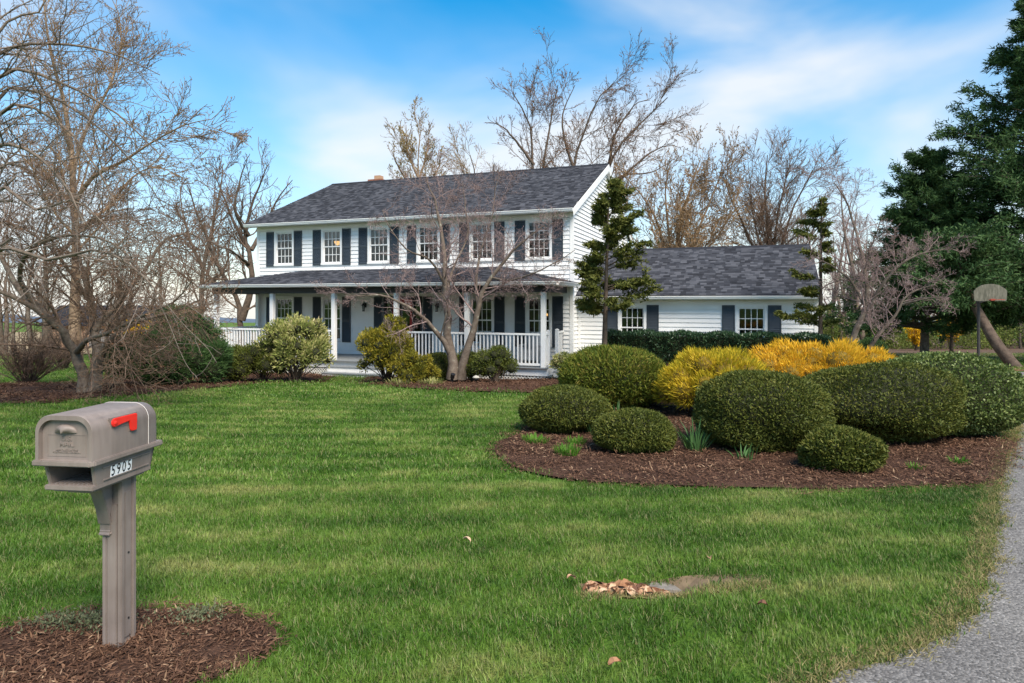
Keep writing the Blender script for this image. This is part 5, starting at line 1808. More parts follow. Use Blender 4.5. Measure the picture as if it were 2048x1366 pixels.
def hedge():
    rg = np.random.default_rng(81)
    p0 = to_world(1.55, -1.35, 0); p1 = to_world(7.75, -1.35, 0)
    c = (p0 + p1) / 2
    t = empty('laurel_hedge', (c.x, c.y, gz(c.x, c.y)), HA, 'trimmed dark laurel hedge along the foot of the garage wing', 'hedge')
    hl, hd_, h = (p1 - p0).length / 2, .45, 1.34
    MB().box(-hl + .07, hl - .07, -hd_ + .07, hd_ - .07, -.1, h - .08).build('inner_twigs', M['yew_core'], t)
    n = 26000
    f = rg.choice(4, n, p=[.55, .33, .06, .06])
    u_ = rg.uniform(-1, 1, n); v_ = rg.uniform(0, 1, n)
    P = np.zeros((n, 3)); D = np.zeros((n, 3))
    dep = rg.uniform(0, 1, n) ** 1.6 * .10
    wob = .04 * np.sin(u_ * 17) + .03 * np.sin(u_ * 41 + v_ * 9)
    s = f == 0; P[s] = np.stack([u_[s] * hl, -hd_ + dep[s] + wob[s], v_[s] * h], 1); D[s] = (0, -1, .35)
    s = f == 1; P[s] = np.stack([u_[s] * hl, (v_[s] * 2 - 1) * hd_, h - dep[s] + wob[s]], 1); D[s] = (0, -.1, 1)
    s = f == 2; P[s] = np.stack([-hl + dep[s], (u_[s]) * hd_, v_[s] * h], 1); D[s] = (-1, 0, .3)
    s = f == 3; P[s] = np.stack([hl - dep[s], (u_[s]) * hd_, v_[s] * h], 1); D[s] = (1, 0, .3)
    D = D + rg.normal(0, .5, (n, 3))
    link('foliage', leaf_mesh('foliage', P, D, .085 * rg.uniform(.7, 1.3, n), .030, rg), M['laurel'], t, kind='stuff')
hedge()

# foundation planting along the porch
def fshrub(name, label, u, v, rx, h, n, mt, seed, **k):
    x, y = gp(u, v)
    return shrub(name, label, x, y, rx, k.pop('ry', rx * .9), h, n, mt, seed, **k)
loose = dict(ln=.085, wd=.034, amp=.22, shell=.45, out=.6, upb=.3, core=.62)
clustered('juniper_shrub', 'wide feathery juniper sprawling at the corner of the porch', 335, 766, 1.65, 1.30, 60, 42000, M['juniper'], 91, ry=1.2, ln=.14, wd=.022, rb=.42, upb=.15, core=.8, spiky=.35)
clustered('juniper_shrub', 'tall dark evergreen bush behind the feathery juniper', 368, 748, 1.0, 2.2, 45, 22000, M['fir'], 92, ln=.12, wd=.032, rb=.4, core=.8)
clustered('azalea_shrub', 'loose green bush between the juniper and the porch railing', 470, 755, .75, 1.05, 34, 12000, M['box2'], 93, ln=.07, wd=.026, rb=.36)
clustered('azalea_shrub', 'rounded fresh green bush just before the cream leaved shrub', 527, 755, .66, 1.30, 40, 14000, M['box2'], 94, ln=.065, wd=.025, rb=.38)
clustered('pieris_shrub', 'cream leaved airy shrub covering the railing beside the steps', 592, 756, 1.02, 2.05, 62, 11000, M['pieris'], 95, ry=.7, ln=.12, wd=.040, rb=.25, core=.5)
clustered('pieris_shrub', 'tall yellow green shrub on the far side of the porch steps', 775, 760, .74, 2.0, 55, 12000, M['pieris2'], 96, ry=.65, ln=.10, wd=.034, rb=.30, core=.6)
clustered('pieris_shrub', 'low bronze tinted shrub sprawling beside the yellow green one', 825, 764, .62, .92, 30, 7000, M['pieris2'], 97, ln=.09, wd=.032, rb=.32, core=.6)
fshrub('boxwood_shrub', 'round dark boxwood ball tucked behind the dogwood stem', 877, 753, .46, .92, 8000, M['box2'], 98, ln=.045, wd=.022, amp=.06, shell=.12)
clustered('boxwood_shrub', 'half hidden boxwood bush between the dogwood stems and railing', 945, 755, .46, .95, 30, 8000, M['box2'], 99, ln=.05, wd=.022, rb=.4)
clustered('boxwood_shrub', 'olive rounded boxwood bush with thin lower twigs by the path light', 990, 760, .58, 1.05, 36, 11000, M['box2'], 100, ln=.05, wd=.022, rb=.36)
clustered('pieris_shrub', 'small pale shrub at the side steps of the porch', 1135, 756, .40, .85, 20, 2200, M['pieris'], 101, ln=.09, wd=.034, rb=.28, core=.3)
fshrub('cypress_shrub', 'dark conical evergreen bush beside the leaning dogwood', 1738, 735, .60, 1.15, 7000, M['fir'], 102, ln=.09, wd=.03, amp=.15, shell=.2)
fshrub('juniper_shrub', 'dark spreading evergreen bush under the leaning dogwood', 1665, 738, .7, 1.0, 6000, M['fir'], 103, ln=.09, wd=.03, amp=.2, shell=.3)

# twiggy fan bushes at the west edge
def fan_bush(name, label, u, Y_, h, r, n, mt, seed, bud=None, cat='shrub'):
    rg = np.random.default_rng(seed)
    x = (u - 1024) / F * Y_
    t = empty(name, (x, Y_, gz(x, Y_)), 0, label, cat)
    a = rg.uniform(0, 2 * np.pi, n); q = rg.uniform(.1, 1, n)
    d = np.stack([np.cos(a) * q * r / h, np.sin(a) * q * r / h, np.ones(n)], 1)
    st = np.stack([np.cos(a) * .12 * q, np.sin(a) * .12 * q, np.zeros(n)], 1)
    L_ = h * rg.uniform(.7, 1.1, n)
    pts, rad = grow(rg, st, d, L_, np.full(n, .016), np.full(n, .006), 6, .1, .02)
    V1 = tubes([(pts, rad, 4)])
    s2, d2, l2, r2 = spawn(rg, pts, rad, 12, (.25, 1), (20, 50), (.2, .38), .6, L_)
    p2, q2 = grow(rg, s2, d2, l2, np.maximum(r2, .006), np.full(len(l2), .004), 4, .15, .05)
    s3, d3, l3, r3 = spawn(rg, p2, q2, 4, (.2, 1), (20, 55), (.3, .6), .7, l2)
    p3, q3 = grow(rg, s3, d3, l3, np.maximum(r3, .005), np.full(len(l3), .003), 1, .15, .05)
    link('stems', np_mesh('stems', *V1, smooth=True), M['bark_dark'], t)
    cr_ = link('crown', np_mesh('crown', *tubes([(p2, q2, 3), (p3, q3, 3)]), smooth=True), mt, t)
    if bud:
        k = rg.integers(0, len(p3), bud[0]); j = rg.integers(0, 2, bud[0])
        cc = p3[k, j]
        link('blossom', leaf_mesh('blossom', cc, rg.normal(0, 1, cc.shape), bud[1], bud[1] * .7, rg), bud[2], cr_, kind='stuff')
fan_bush('burning_bush', 'vase shaped bare bush on the lawn beyond the spreading tree', 55, 18.6, 1.55, 1.55, 70, M['twig_brown'], 111)
fan_bush('burning_bush', 'smaller bare bush half hidden by the spreading tree trunk', 125, 25.5, 1.7, 1.5, 50, M['twig_brown'], 112)
fan_bush('forsythia_bush', 'yellow flowering forsythia glowing behind the feathery juniper', 287, 31, 1.9, 1.5, 36, M['twig_tan'], 113, (5000, .10, M['forsythia']))
fan_bush('forsythia_bush', 'yellow flowering bush under the far woodland trees', 1832, 47, 2.0, 1.0, 20, M['twig_tan'], 114, (1300, .14, M['forsythia']))
fan_bush('forsythia_bush', 'thin yellow flowering bush beside the twin woodland trunks', 1903, 49, 2.6, .8, 20, M['twig_tan'], 115, (1200, .14, M['forsythia']))

# thin woodland behind the drive and low scrub to the west
def wood(name, label, x0, x1, ya, yb_, n, h, seed, green=True, mt=None):
    rg = np.random.default_rng(seed)
    x = rg.uniform(x0, x1, n); y = rg.uniform(ya, yb_, n)
    x = x * (y / ((ya + yb_) / 2))
    st = np.stack([x, y, g(x, y) - .1], 1)
    d = np.stack([rg.normal(0, .1, n), rg.normal(0, .1, n), np.ones(n)], 1)
    L_ = h * rg.uniform(.5, 1.15, n)
    pts, rad = grow(rg, st, d, L_, .022 * L_ * rg.uniform(.6, 1.2, n), np.full(n, .02), 8, .08, .02)
    s2, d2, l2, r2 = spawn(rg, pts, rad, 13, (.22, 1), (25, 60), (.22, .4), .5, L_)
    p2, q2 = grow(rg, s2, d2, l2, np.maximum(r2, .02), np.full(len(l2), .012), 4, .16, .05)
    s3, d3, l3, r3 = spawn(rg, p2, q2, 5, (.2, 1), (25, 60), (.3, .6), .6, l2)
    p3, q3 = grow(rg, s3, d3, l3, np.maximum(r3, .012), np.full(len(l3), .008), 2, .18, .05)
    t = empty(name, (float(x.mean()), float(y.mean()), float(g(x.mean(), y.mean()))), 0, label, 'woodland')
    t['kind'] = 'stuff'
    o = -np.array(t.location)
    link('trunks', np_mesh('trunks', *tubes([(pts + o, rad, 6)]), smooth=True), M['bark_grey'], t, kind='stuff')
    link('branches', np_mesh('branches', *tubes([(p2 + o, q2, 3), (p3 + o, q3, 3)]), smooth=True), mt or M['twig_pink'], t, kind='stuff')
    if green:
        k = green
        m_ = 170
        cx_ = rg.uniform(x0, x1, m_); cy_ = rg.uniform(ya, ya + (yb_ - ya) * .6, m_); cx_ = cx_ * (cy_ / ((ya + yb_) / 2))
        cz = g(cx_, cy_) + rg.uniform(.2, 2.6, m_)
        i = rg.integers(0, m_, k)
        cc = np.stack([cx_[i], cy_[i], cz[i]], 1) + rg.normal(0, .75, (k, 3)) * np.array([1, 1, .7])
        cc[:, 2] = np.maximum(cc[:, 2], g(cc[:, 0], cc[:, 1]) + .02)
        link('undergrowth', leaf_mesh('undergrowth', cc + o, rg.normal(0, 1, cc.shape), .18, .10, rg, None, True), M['spring'], t, kind='stuff')
wood('woodland', 'thin grey and pink woodland with green undergrowth beyond the drive', 24, 64, 50, 74, 100, 12, 121, 40000)
wood('hedgerow', 'brown leafless thicket along the field beyond the spreading tree', -48, -22, 36, 52, 46, 8.5, 122, 0, M['twig_brown'])
for (u, Yt, hh, sd, lb) in ((1849, 38, 5.6, 131, 'slim woodland edge tree with a low fork left of the thick trunk'), (1903, 36, 5.8, 132, 'thick dark woodland edge tree behind the basketball pole')):
    big_tree('young_oak_tree', lb.replace(' left of the thick trunk', ' beside the far lawn'), u, Yt,
             [([None, (u, 660), (u + 3, 610), (u - 10, 560), (u - 15, 500)], .10, .03), ([(u + 1, 650), (u + 25, 620), (u + 40, 570)], .06, .02)],
             lv(), M['bark_dark'], M['twig_brown'], dict(n=1500, size=.12, w=.6, mat=M['spring']), sd)

# ================================================================== small things
def strap_clump(name, label, x, y, n, h, mt, seed, spread=.16, wd=.028, cat='plant', lean=.5, seg=4):
    rg = np.random.default_rng(seed)
    t = empty(name, (x, y, gz(x, y) + .02), 0, label, cat)
    a = rg.uniform(0, 2 * np.pi, n)
    st = np.stack([np.cos(a), np.sin(a), np.zeros(n)], 1) * (spread * rg.uniform(.0, 1, n) ** .5)[:, None]
    L_ = h * rg.uniform(.6, 1.2, n)
    d = np.stack([np.cos(a) * lean * rg.uniform(.2, 1, n), np.sin(a) * lean * rg.uniform(.2, 1, n), np.ones(n)], 1)
    pts, _ = grow(rg, st, d, L_, np.full(n, .01), np.full(n, .01), seg, .08, 0, .45 * lean)
    side = np.stack([-np.sin(a), np.cos(a), np.zeros(n)], 1)
    wv = wd * np.array([.8, 1, .9, .6, .08])[:seg + 1] / 2
    A = pts + side[:, None] * wv[None, :, None]; B = pts - side[:, None] * wv[None, :, None]
    V = np.stack([A, B], 2).reshape(-1, 3)
    idx = np.arange(n * (seg + 1) * 2).reshape(n, seg + 1, 2)
    Fc = np.stack([idx[:, :-1, 0], idx[:, 1:, 0], idx[:, 1:, 1], idx[:, :-1, 1]], -1).reshape(-1, 4)
    link('leaves', np_mesh('leaves', V, Fc, np.repeat(rg.uniform(0, 1, n), seg), smooth=True), mt, t, kind='stuff')
    return t
for i, (u, v, n, h, lb) in enumerate(((1392, 905, 46, .42, 'strap leaved clump leaning out beside the largest yew'), (1490, 922, 16, .22, 'few strap leaves poking from under the largest yew'),
                                      (1190, 872, 26, .32, 'strap leaved clump between the two small yews'), (1240, 850, 20, .42, 'tall strap leaves behind the small yew ball'))):
    x, y = gp(u, v)
    strap_clump('daffodil_clump', lb, x, y, n, h, M['iris'], 140 + i, .13, .024, lean=.7)
for i, (u, v, n, h, sp, lb) in enumerate(((1072, 888, 150, .11, .20, 'bright green sprouts at the foot of the tip yew'), (1135, 912, 150, .13, .17, 'bright green sprouts in open mulch before the tip yew'), (1152, 893, 110, .12, .15, 'green sprouts close behind the open mulch sprouts'),
                                          (1920, 932, 70, .09, .10, 'grassy tuft in the mulch near the drive'), (1832, 942, 40, .08, .09, 'thin grassy tuft in the mulch below the wide yew'))):
    x, y = gp(u, v)
    strap_clump('daylily_sprouts', lb, x, y, n, h, M['sprout'], 150 + i, sp, .014, lean=.6)
for i, (u, v, n, lb) in enumerate(((800, 768, 130, 'pale grassy edging plant in front of the bronze shrub'), (862, 768, 170, 'pale grassy edging plant nearest the black spotlight'))):
    x, y = gp(u, v)
    strap_clump('liriope_clump', lb, x, y, n, .19, M['pieris'], 160 + i, .36, .02, lean=.8)
for i, (x, y, n, lb) in enumerate(((-2.50, 3.72, 300, 'grey green creeping plant spreading behind the mailbox post'), (-1.86, 3.80, 130, 'grey green creeping plant at the back rim of the mailbox bed'))):
    rg = np.random.default_rng(170 + i)
    t = empty('sedum_patch', (x, y, gz(x, y) + .025), 0, lb, 'plant')
    k = n * 9
    k = k // 3
    c = np.stack([rg.normal(0, .17 if i == 0 else .07, k), rg.normal(0, .06, k), rg.uniform(0, .045, k)], 1)
    link('leaves', leaf_mesh('leaves', c, rg.normal(0, .6, (k, 3)) + np.array([0, 0, .6]), .026, .010, rg), M['sedum'], t, kind='stuff')

def spotlight(u, v, label):
    x, y = gp(u, v)
    t = empty('garden_spotlight', (x, y, gz(x, y)), R(30), label, 'light')
    MB().lathe([(.012, -.05), (.012, .16)], 8).build('stake', M['black'], t)
    m = MB().lathe([(.035, 0), (.055, .03), (.06, .12), (.065, .16), (.05, .165)], 14)
    o = m.build('lamp_head', M['black'], t, smooth=False)
    o.location = (0, 0, .17); o.rotation_euler = (R(25), 0, 0)
    MB().box(-.04, .04, -.012, .012, .13, .18).build('bracket', M['black'], t)
spotlight(904, 768, 'black garden spotlight on a stake in the porch bed')
spotlight(222, 793, 'black garden spotlight on a stake beside the spreading tree trunk')
def path_light(u, v):
    x, y = gp(u, v)
    t = empty('path_light', (x, y, gz(x, y)), 0, 'small tiered path light standing in mulch near the porch corner', 'light')
    MB().lathe([(.012, -.05), (.012, .14), (.02, .15)], 8).build('stake', M['black'], t)
    MB().lathe([(.05, .15), (.055, .16), (.055, .20), (.05, .21)], 14).build('lens', plain('frosted_lens', (.6, .62, .6), .3), t)
    MB().lathe([(.10, .20), (.105, .215), (.06, .25), (.02, .27), (.005, .275)], 16).build('cap', M['concrete'], t, smooth=True)
    MB().lathe([(.09, .155), (.095, .165), (.06, .185)], 16).build('tier', M['black'], t)
path_light(952, 765)

def basketball():
    Yp = 22.6
    x = (1957 - 1024) / F * Yp
    t = empty('basketball_hoop', (x, Yp, gz(x, Yp)), R(-12), 'weathered basketball backboard on a dark pole at the end of the drive', 'basketball hoop')
    MB().lathe([(.048, -.1), (.048, 2.9), (.03, 2.92)], 14).build('pole', plain('dull_dark_pole', (.035, .032, .03), .7), t)
    zc = ZC - (586 - HOR) / F * Yp - gz(x, Yp)
    bp_ = []
    for (a, b) in ((-.56, -.26), (-.52, -.30), (.52, -.30), (.56, -.26), (.58, .06), (.50, .16), (.30, .28), (.10, .32), (-.10, .32), (-.30, .28), (-.50, .16), (-.58, .06)):
        bp_.append((a * .88 + .16, zc + b * .95))
    m, tt, b = mat('weathered_shaded_board')
    p = position(tt)
    mp_ = tt.nodes.new('ShaderNodeMapping'); mp_.inputs['Scale'].default_value = (6, 6, 1.2)
    tt.links.new(p, mp_.inputs[0])
    n = noise(tt, 3, 5, .7, mp_.outputs[0])
    r = ramp(tt, n.outputs['Fac'], [(.3, (.05, .05, .032)), (.55, (.13, .12, .085)), (.75, (.21, .195, .15))])  # weathered tones lowered further, putting the board's shade into its colour
    tt.links.new(r.outputs[0], b.inputs['Base Color']); b.inputs['Roughness'].default_value = .85
    MB().prism(bp_, 'y', -.46, -.43).build('backboard', m, t)
    MB().bar((0, -.02, zc - .1), (.2, -.43, zc - .02), .05, .06).bar((0, -.02, zc - .35), (.2, -.43, zc - .2), .05, .05).build('arm', M['black'], t)
    ring = [(.22 + .225 * math.cos(a), -.72 + .225 * math.sin(a), zc - .24) for a in np.linspace(0, 2 * math.pi, 20)]
    MB().tube(ring, .010, 6).box(.15, .29, -.50, -.462, zc - .27, zc - .21).build('rim', plain('rusty_rim', (.35, .06, .03), .7), t)
basketball()

# barn-like outbuilding across the field
def barn():
    Y_ = 60
    x = (232 - 1024) / F * Y_
    zg = gz(x, Y_)
    t = empty('barn', (x, Y_, zg), R(10), 'low tan outbuilding across the field seen under the spreading tree', 'building')
    tan = plain('tan_boards', (.48, .30, .19), .8, .12, 1.5)
    MB().box(-4.4, 4.4, -3, 3, -.3, 2.5).build('wall', tan, t)
    MB().prism([(-3.5, 2.45), (0, 4.1), (3.5, 2.45), (3.5, 2.3), (0, 3.9), (-3.5, 2.3)], 'x', -4.8, 4.8).build('roof', M['shingle'], t)
    d = MB().box(-1.0, 1.2, -3.06, -3.0, -.2, 2.0).build('door', plain('grey_barn_door', (.2, .19, .18), .8), t)
    MB().box(-3.4, -2.5, -3.05, -3.0, 1.0, 1.8).build('window', M['shutter'], t)
    for xx in (-4.4, 4.4): MB().box(xx - .06, xx + .06, -3.06, -2.9, -.2, 2.5).build('corner_board', M['trim'], t)
barn()

# pipe mouth with blown leaves in the hollow
M['pipe'] = plain('stained_concrete', (0.20, 0.175, 0.145), 0.9, 0.4, 18, 0.4, 60)
def hollow():
    rg = np.random.default_rng(200)
    x, y = 1.06, 4.45
    t = empty('drain_pipe', (x, y, gz(x, y)), R(8), 'half buried concrete pipe mouth in the leaf filled hollow', 'pipe')
    m = MB()
    vs_, fs = [], []
    n = 14
    for (yy_, ro, ri) in ((-.04, .075, .055), (.16, .07, .05)):
        for i in range(n):
            a = math.pi * i / (n - 1)
            vs_ += [(ro * 2.6 * math.cos(a), yy_, -.02 + ro * math.sin(a)), (ri * 2.7 * math.cos(a), yy_, -.02 + ri * math.sin(a))]
    for i in range(n - 1):
        q = 2 * i; w_ = 2 * n
        fs += [(q, q + 2, q + 3, q + 1), (q, q + w_, q + w_ + 2, q + 2), (q + 1, q + 3, q + w_ + 3, q + w_ + 1)]
    m.add(vs_, fs)
    m.build('pipe_wall', M['pipe'], t)
    MB().prism([(-.15, -.06), (.15, -.06), (.15, .02), (.1, .04), (-.1, .04), (-.15, .02)], 'y', .10, .13).build('pipe_back', M['pipe'], t)
    MB().prism([(-.20, -.03), (.20, -.03), (.20, .0), (-.20, .0)], 'y', -.10, .1).build('apron', M['pipe'], t)
    lt = empty('leaf_pile', (.79, 4.30, gz(.79, 4.30)), 0, 'heap of dry brown leaves blown into the hollow in the lawn', 'leaf pile')
    tones = [plain('dry_leaf_%d' % i, c, .8, .25, 30) for i, c in enumerate(((.40, .23, .13), (.30, .15, .075), (.52, .35, .22), (.22, .10, .055)))]
    lm = []
    for mt in tones:
        me = bpy.data.meshes.new('leaf')
        vs_, fs = [], []
        for i in range(5):
            tt = i / 4
            wd_ = .026 * math.sin(math.pi * min(1, .12 + tt * .88)) + .002
            for s in (-1, 0, 1):
                vs_.append((s * wd_ * (1 + .2 * math.sin(9 * tt)), -.045 + .09 * tt, .018 * abs(s) + .022 * math.sin(tt * 3.1)))
        for i in range(4):
            for s in range(2):
                q = i * 3 + s
                fs.append((q, q + 1, q + 4, q + 3))
        me.from_pydata(vs_, [], fs); me.materials.append(mt)
        lm.append(me)
    for i in range(260):
        a = rg.uniform(0, 2 * math.pi); q = math.sqrt(rg.uniform(0, 1))
        lx, ly = .28 * q * math.cos(a), .19 * q * math.sin(a)
        o = bpy.data.objects.new('leaf', lm[rg.choice(4, p=[.4, .25, .2, .15])]); C.objects.link(o); o.parent = lt
        hz_ = gz(.79 + lx, 4.30 + ly) - lt.location.z
        o.location = (lx, ly, hz_ + .02 + (1 - q) * rg.uniform(0, .10))
        o.rotation_euler = tuple(rg.uniform(-.8, .8, 2)) + (rg.uniform(0, 6.3),)
        o.scale = (rg.uniform(.7, 1.3),) * 3
    for i, (u, v, lb) in enumerate(((933, 1095, 'single pale dry leaf lying on the open lawn'), (1142, 1172, 'dry leaf caught in grass beside the leaf pile'), (1420, 1128, 'orange dry leaf upright at the end of the hollow'), (1526, 1240, 'dark dry leaf on the lawn below the hollow'), (1230, 1350, 'dry leaf at the ragged lawn edge near the drive'))):
        xx, yy_ = gp(u, v)
        o = bpy.data.objects.new('fallen_leaf', lm[(2, 0, 0, 3, 1)[i]]); C.objects.link(o)
        o.location = (xx, yy_, gz(xx, yy_) + .055); o.rotation_euler = (.25, .2, 1.2 + i * .9); o.scale = (.75,) * 3
        tag(o, lb, 'leaf')
hollow()
sheet('hollow_soil', smooth_poly([(.44, 4.32), (.6, 4.17), (.95, 4.16), (1.2, 4.3), (1.75, 4.5), (1.7, 4.6), (1.2, 4.58), (.8, 4.52), (.5, 4.45)], 5), M['soil'], .006, .12)

# ================================================================== scattered ground cover (grass blades, bark chips)
def scatter(name, pts, scl, variants, rot_tilt, label, cat, rg, parent=None):
    """many copies of a few tiny clumps on given points: one object of uncountable stuff"""
    n = len(pts)
    me = bpy.data.meshes.new(name)
    me.vertices.add(n)
    me.vertices.foreach_set('co', np.asarray(pts, np.float32).ravel())
    a = me.attributes.new('rot', 'FLOAT_VECTOR', 'POINT')
    r = np.stack([rg.normal(0, rot_tilt, n), rg.normal(0, rot_tilt, n), rg.uniform(0, 2 * np.pi, n)], 1)
    a.data.foreach_set('vector', r.astype(np.float32).ravel())
    a = me.attributes.new('scl', 'FLOAT', 'POINT')
    a.data.foreach_set('value', np.asarray(scl, np.float32))
    o = bpy.data.objects.new(name, me)
    C.objects.link(o)
    tag(o, label, cat, None, 'stuff')
    ng = bpy.data.node_groups.new(name, 'GeometryNodeTree')
    ng.interface.new_socket('Geometry', in_out='INPUT', socket_type='NodeSocketGeometry')
    ng.interface.new_socket('Geometry', in_out='OUTPUT', socket_type='NodeSocketGeometry')
    gi = ng.nodes.new('NodeGroupInput'); go = ng.nodes.new('NodeGroupOutput')
    ip = ng.nodes.new('GeometryNodeInstanceOnPoints')
    ip.inputs['Pick Instance'].default_value = True
    j = ng.nodes.new('GeometryNodeJoinGeometry')
    for v in variants:
        oi = ng.nodes.new('GeometryNodeObjectInfo')
        oi.inputs['Object'].default_value = v
        oi.inputs['As Instance'].default_value = True
        ng.links.new(oi.outputs['Geometry'], j.inputs[0])
    ng.links.new(j.outputs[0], ip.inputs['Instance'])
    rv = ng.nodes.new('FunctionNodeRandomValue'); rv.data_type = 'INT'
    rv.inputs['Min'].default_value = 0
    [s for s in rv.inputs if s.name == 'Max' and s.type == 'INT'][0].default_value = len(variants) - 1
    ng.links.new([s for s in rv.outputs if s.type == 'INT'][0], ip.inputs['Instance Index'])
    for nm, ty, sk in (('rot', 'FLOAT_VECTOR', 'Rotation'), ('scl', 'FLOAT', 'Scale')):
        na = ng.nodes.new('GeometryNodeInputNamedAttribute'); na.data_type = ty
        na.inputs['Name'].default_value = nm
        src = [s for s in na.outputs if s.enabled and s.name == 'Attribute'][0]
        if nm == 'rot':
            er = ng.nodes.new('FunctionNodeEulerToRotation')
            ng.links.new(src, er.inputs[0]); src = er.outputs[0]
        ng.links.new(src, ip.inputs[sk])
    ng.links.new(gi.outputs[0], ip.inputs['Points'])
    ng.links.new(ip.outputs[0], go.inputs[0])
    md = o.modifiers.new('scatter', 'NODES'); md.node_group = ng
    return o

def clump(name, n, rad, h, wd, seed, lean):
    """a tuft of bent grass blades"""
    rg = np.random.default_rng(seed)
    a = rg.uniform(0, 2 * np.pi, n); q = np.sqrt(rg.uniform(0, 1, n)) * rad
    st = np.stack([q * np.cos(a), q * np.sin(a), np.full(n, -.005)], 1)
    b = rg.uniform(0, 2 * np.pi, n)
    L_ = h * rg.uniform(.55, 1.2, n)
    k = lean * rg.uniform(.2, 1.2, n)
    d = np.stack([np.cos(b) * k + .25 * lean, np.sin(b) * k, np.ones(n)], 1)
    pts, _ = grow(rg, st, d, L_, np.zeros(n), np.zeros(n), 2, .12, 0, .25)
    side = np.stack([-np.sin(b), np.cos(b), np.zeros(n)], 1)
    w2 = wd * rg.uniform(.7, 1.2, n)[:, None, None] * np.array([.5, .42, .04])[None, :, None]
    A = pts + side[:, None] * w2; B = pts - side[:, None] * w2
    V = np.stack([A, B], 2).reshape(-1, 3)
    idx = np.arange(n * 6).reshape(n, 3, 2)
    Fc = np.stack([idx[:, :-1, 0], idx[:, 1:, 0], idx[:, 1:, 1], idx[:, :-1, 1]], -1).reshape(-1, 4)
    me = np_mesh(name, V, Fc, np.repeat(rg.uniform(0, 1, n), 2), smooth=True)
    me.materials.append(M['blade'])
    return bpy.data.objects.new(name, me)

def chips(name, n, rad, sz, seed):
    rg = np.random.default_rng(seed)
    c = np.stack([rg.uniform(-rad, rad, n), rg.uniform(-rad, rad, n), rg.uniform(0, .012, n)], 1)
    d = rg.normal(0, 1, (n, 3)) * np.array([1, 1, .22])
    V, Fc = leaves(c, d, np.array([0, 0, 1.0]) + rg.normal(0, .25, (n, 3)), sz * rg.uniform(.5, 1.6, n), sz * .22, rg)
    me = np_mesh(name, V, Fc, rg.uniform(0, 1, n))
    me.materials.append(M['chip'])
    return bpy.data.objects.new(name, me)

def on_lawn(x, y):
    ok = ~inside(x, y, DRIVE_P)
    for b in BEDS: ok &= ~inside(x, y, b)
    lx = (x - 2.08) * math.cos(-HA) - (y - 22) * math.sin(-HA)
    ly = (x - 2.08) * math.sin(-HA) + (y - 22) * math.cos(-HA)
    ok &= ~((lx > -13.7) & (lx < 7.9) & (ly > -2.6) & (ly < 11.2))
    ok &= ~((np.abs(x - .84) / .40) ** 2 + (np.abs(y - 4.25) / .30) ** 2 < 1)
    ok &= ~((np.abs(x - 1.06) < .16) & (y > 4.3) & (y < 4.5))
    ok &= ~((np.abs(x - 1.36) / .36) ** 2 + (np.abs(y - 4.46) / .09) ** 2 < 1)
    return ok

rg = np.random.default_rng(300)
def lawn_band(name, label, ya, yb_, dens, variants, smin, smax):
    area = .86 * (yb_ ** 2 - ya ** 2)
    n = int(area * dens)
    y = np.sqrt(rg.uniform(ya ** 2, yb_ ** 2, n))
    x = y * rg.uniform(-.86, .86, n)
    ok = on_lawn(x, y)
    x, y = x[ok], y[ok]
    scatter(name, np.stack([x, y, g(x, y)], 1), rg.uniform(smin, smax, len(x)), variants, .10, label, 'grass', rg)
near = [clump('grass_tuft', 30, .075, .048, .0048, 400 + i, .75) for i in range(5)]
mid = [clump('grass_tuft', 50, .20, .050, .0095, 410 + i, .75) for i in range(5)]
far = [clump('grass_tuft', 90, .50, .050, .016, 420 + i, .7) for i in range(4)]
lawn_band('grass', 'short mown green grass of the lawn nearest the mailbox', 2.3, 7.0, 420, near, .7, 1.25)
lawn_band('grass', 'short mown green grass of the lawn before the island bed', 7.0, 14.0, 75, mid, .75, 1.2)
lawn_band('grass', 'short mown green grass of the lawn before the house', 14.0, 40.0, 15, far, .75, 1.2)

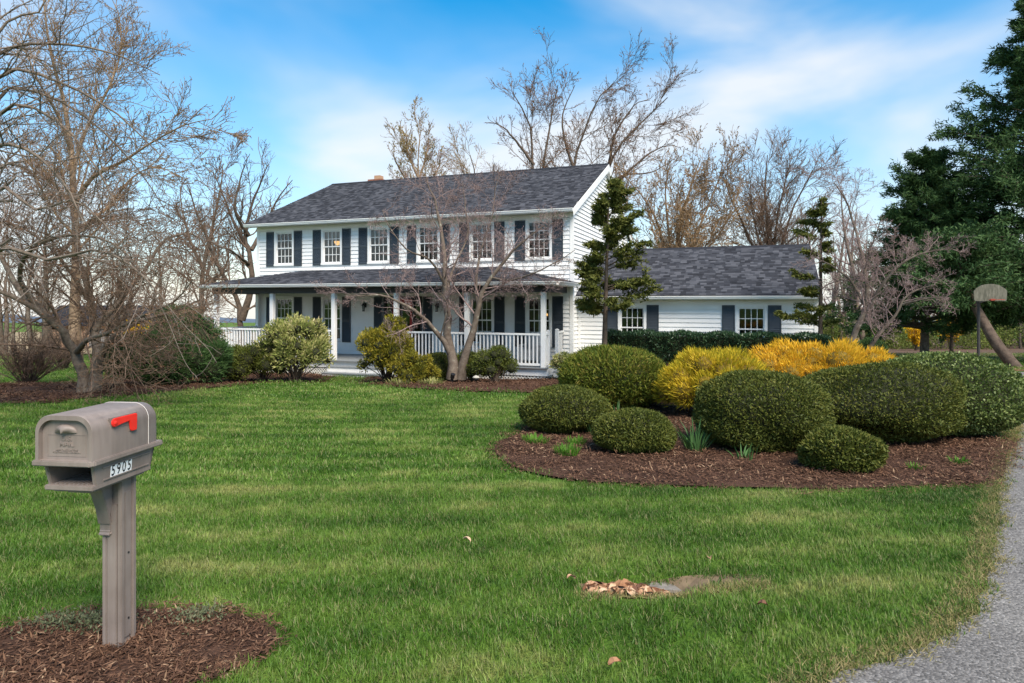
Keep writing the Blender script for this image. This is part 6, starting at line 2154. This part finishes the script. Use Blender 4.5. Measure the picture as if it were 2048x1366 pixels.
# straw coloured fringe where the turf meets the asphalt and the hollow
def fringe():
    M['straw'] = leafy('straw_blades', [(0.10, 0.13, 0.03), (0.26, 0.22, 0.09), (0.40, 0.32, 0.16)], .6, .25)
    E_ = np.array(open_smooth(DRIVE[:14], 60))
    n = 3200
    p = E_[rg.integers(0, len(E_), n)] + np.stack([rg.normal(-.05, .06, n), rg.normal(.03, .05, n)], 1)
    q = np.stack([rg.uniform(.45, 1.75, 700), rg.normal(4.2, .04, 700) + .16 * np.linspace(0, 1, 700)], 1)
    q = q[np.argsort(q[:, 0])]; q[:, 1] = 4.13 + .28 * np.clip(q[:, 0] - .9, 0, 1) + rg.normal(0, .03, 700)
    p = np.concatenate([p, q])
    p = np.repeat(p, 9, 0) + rg.normal(0, .03, (len(p) * 9, 2))
    c = np.stack([p[:, 0], p[:, 1], g(p[:, 0], p[:, 1]) + .008], 1)
    d = rg.normal(0, .8, c.shape); d[:, 2] = np.abs(d[:, 2]) * .5 + .12
    o = link('dry_grass', leaf_mesh('dry_grass', c, d, .045 * rg.uniform(.5, 1.4, len(c)), .006, rg, None, True), M['straw'], None, None, 'stuff')
    tag(o, 'straw coloured dry grass fringe along the asphalt edge', 'grass')
fringe()

def chip_cover(name, label, poly, dens, variants, dz):
    P = np.array(poly)
    x0, y0 = P.min(0); x1, y1 = P.max(0)
    n = int((x1 - x0) * (y1 - y0) * dens)
    x = rg.uniform(x0, x1, n); y = rg.uniform(y0, y1, n)
    ok = inside(x, y, poly)
    x, y = x[ok], y[ok]
    scatter(name, np.stack([x, y, g(x, y) + dz], 1), rg.uniform(.7, 1.3, len(x)), variants, .08, label, 'mulch', rg)
c1 = [chips('bark_chips', 40, .08, .036, 430 + i) for i in range(4)]
c2 = [chips('bark_chips', 60, .22, .075, 440 + i) for i in range(4)]
c3 = [chips('bark_chips', 60, .22, .050, 445 + i) for i in range(4)]
chip_cover('bark_mulch', 'loose bark chips around the mailbox post', MAILBED, 260, c1, .024)
chip_cover('bark_mulch', 'loose bark chips over the island bed', ISLAND, 45, c3, .032)
chip_cover('bark_mulch', 'loose bark chips in the bed under the dogwood', BED_E, 14, c2, .034)
chip_cover('bark_mulch', 'loose bark chips under the spreading tree', BED_W, 14, c2, .032)
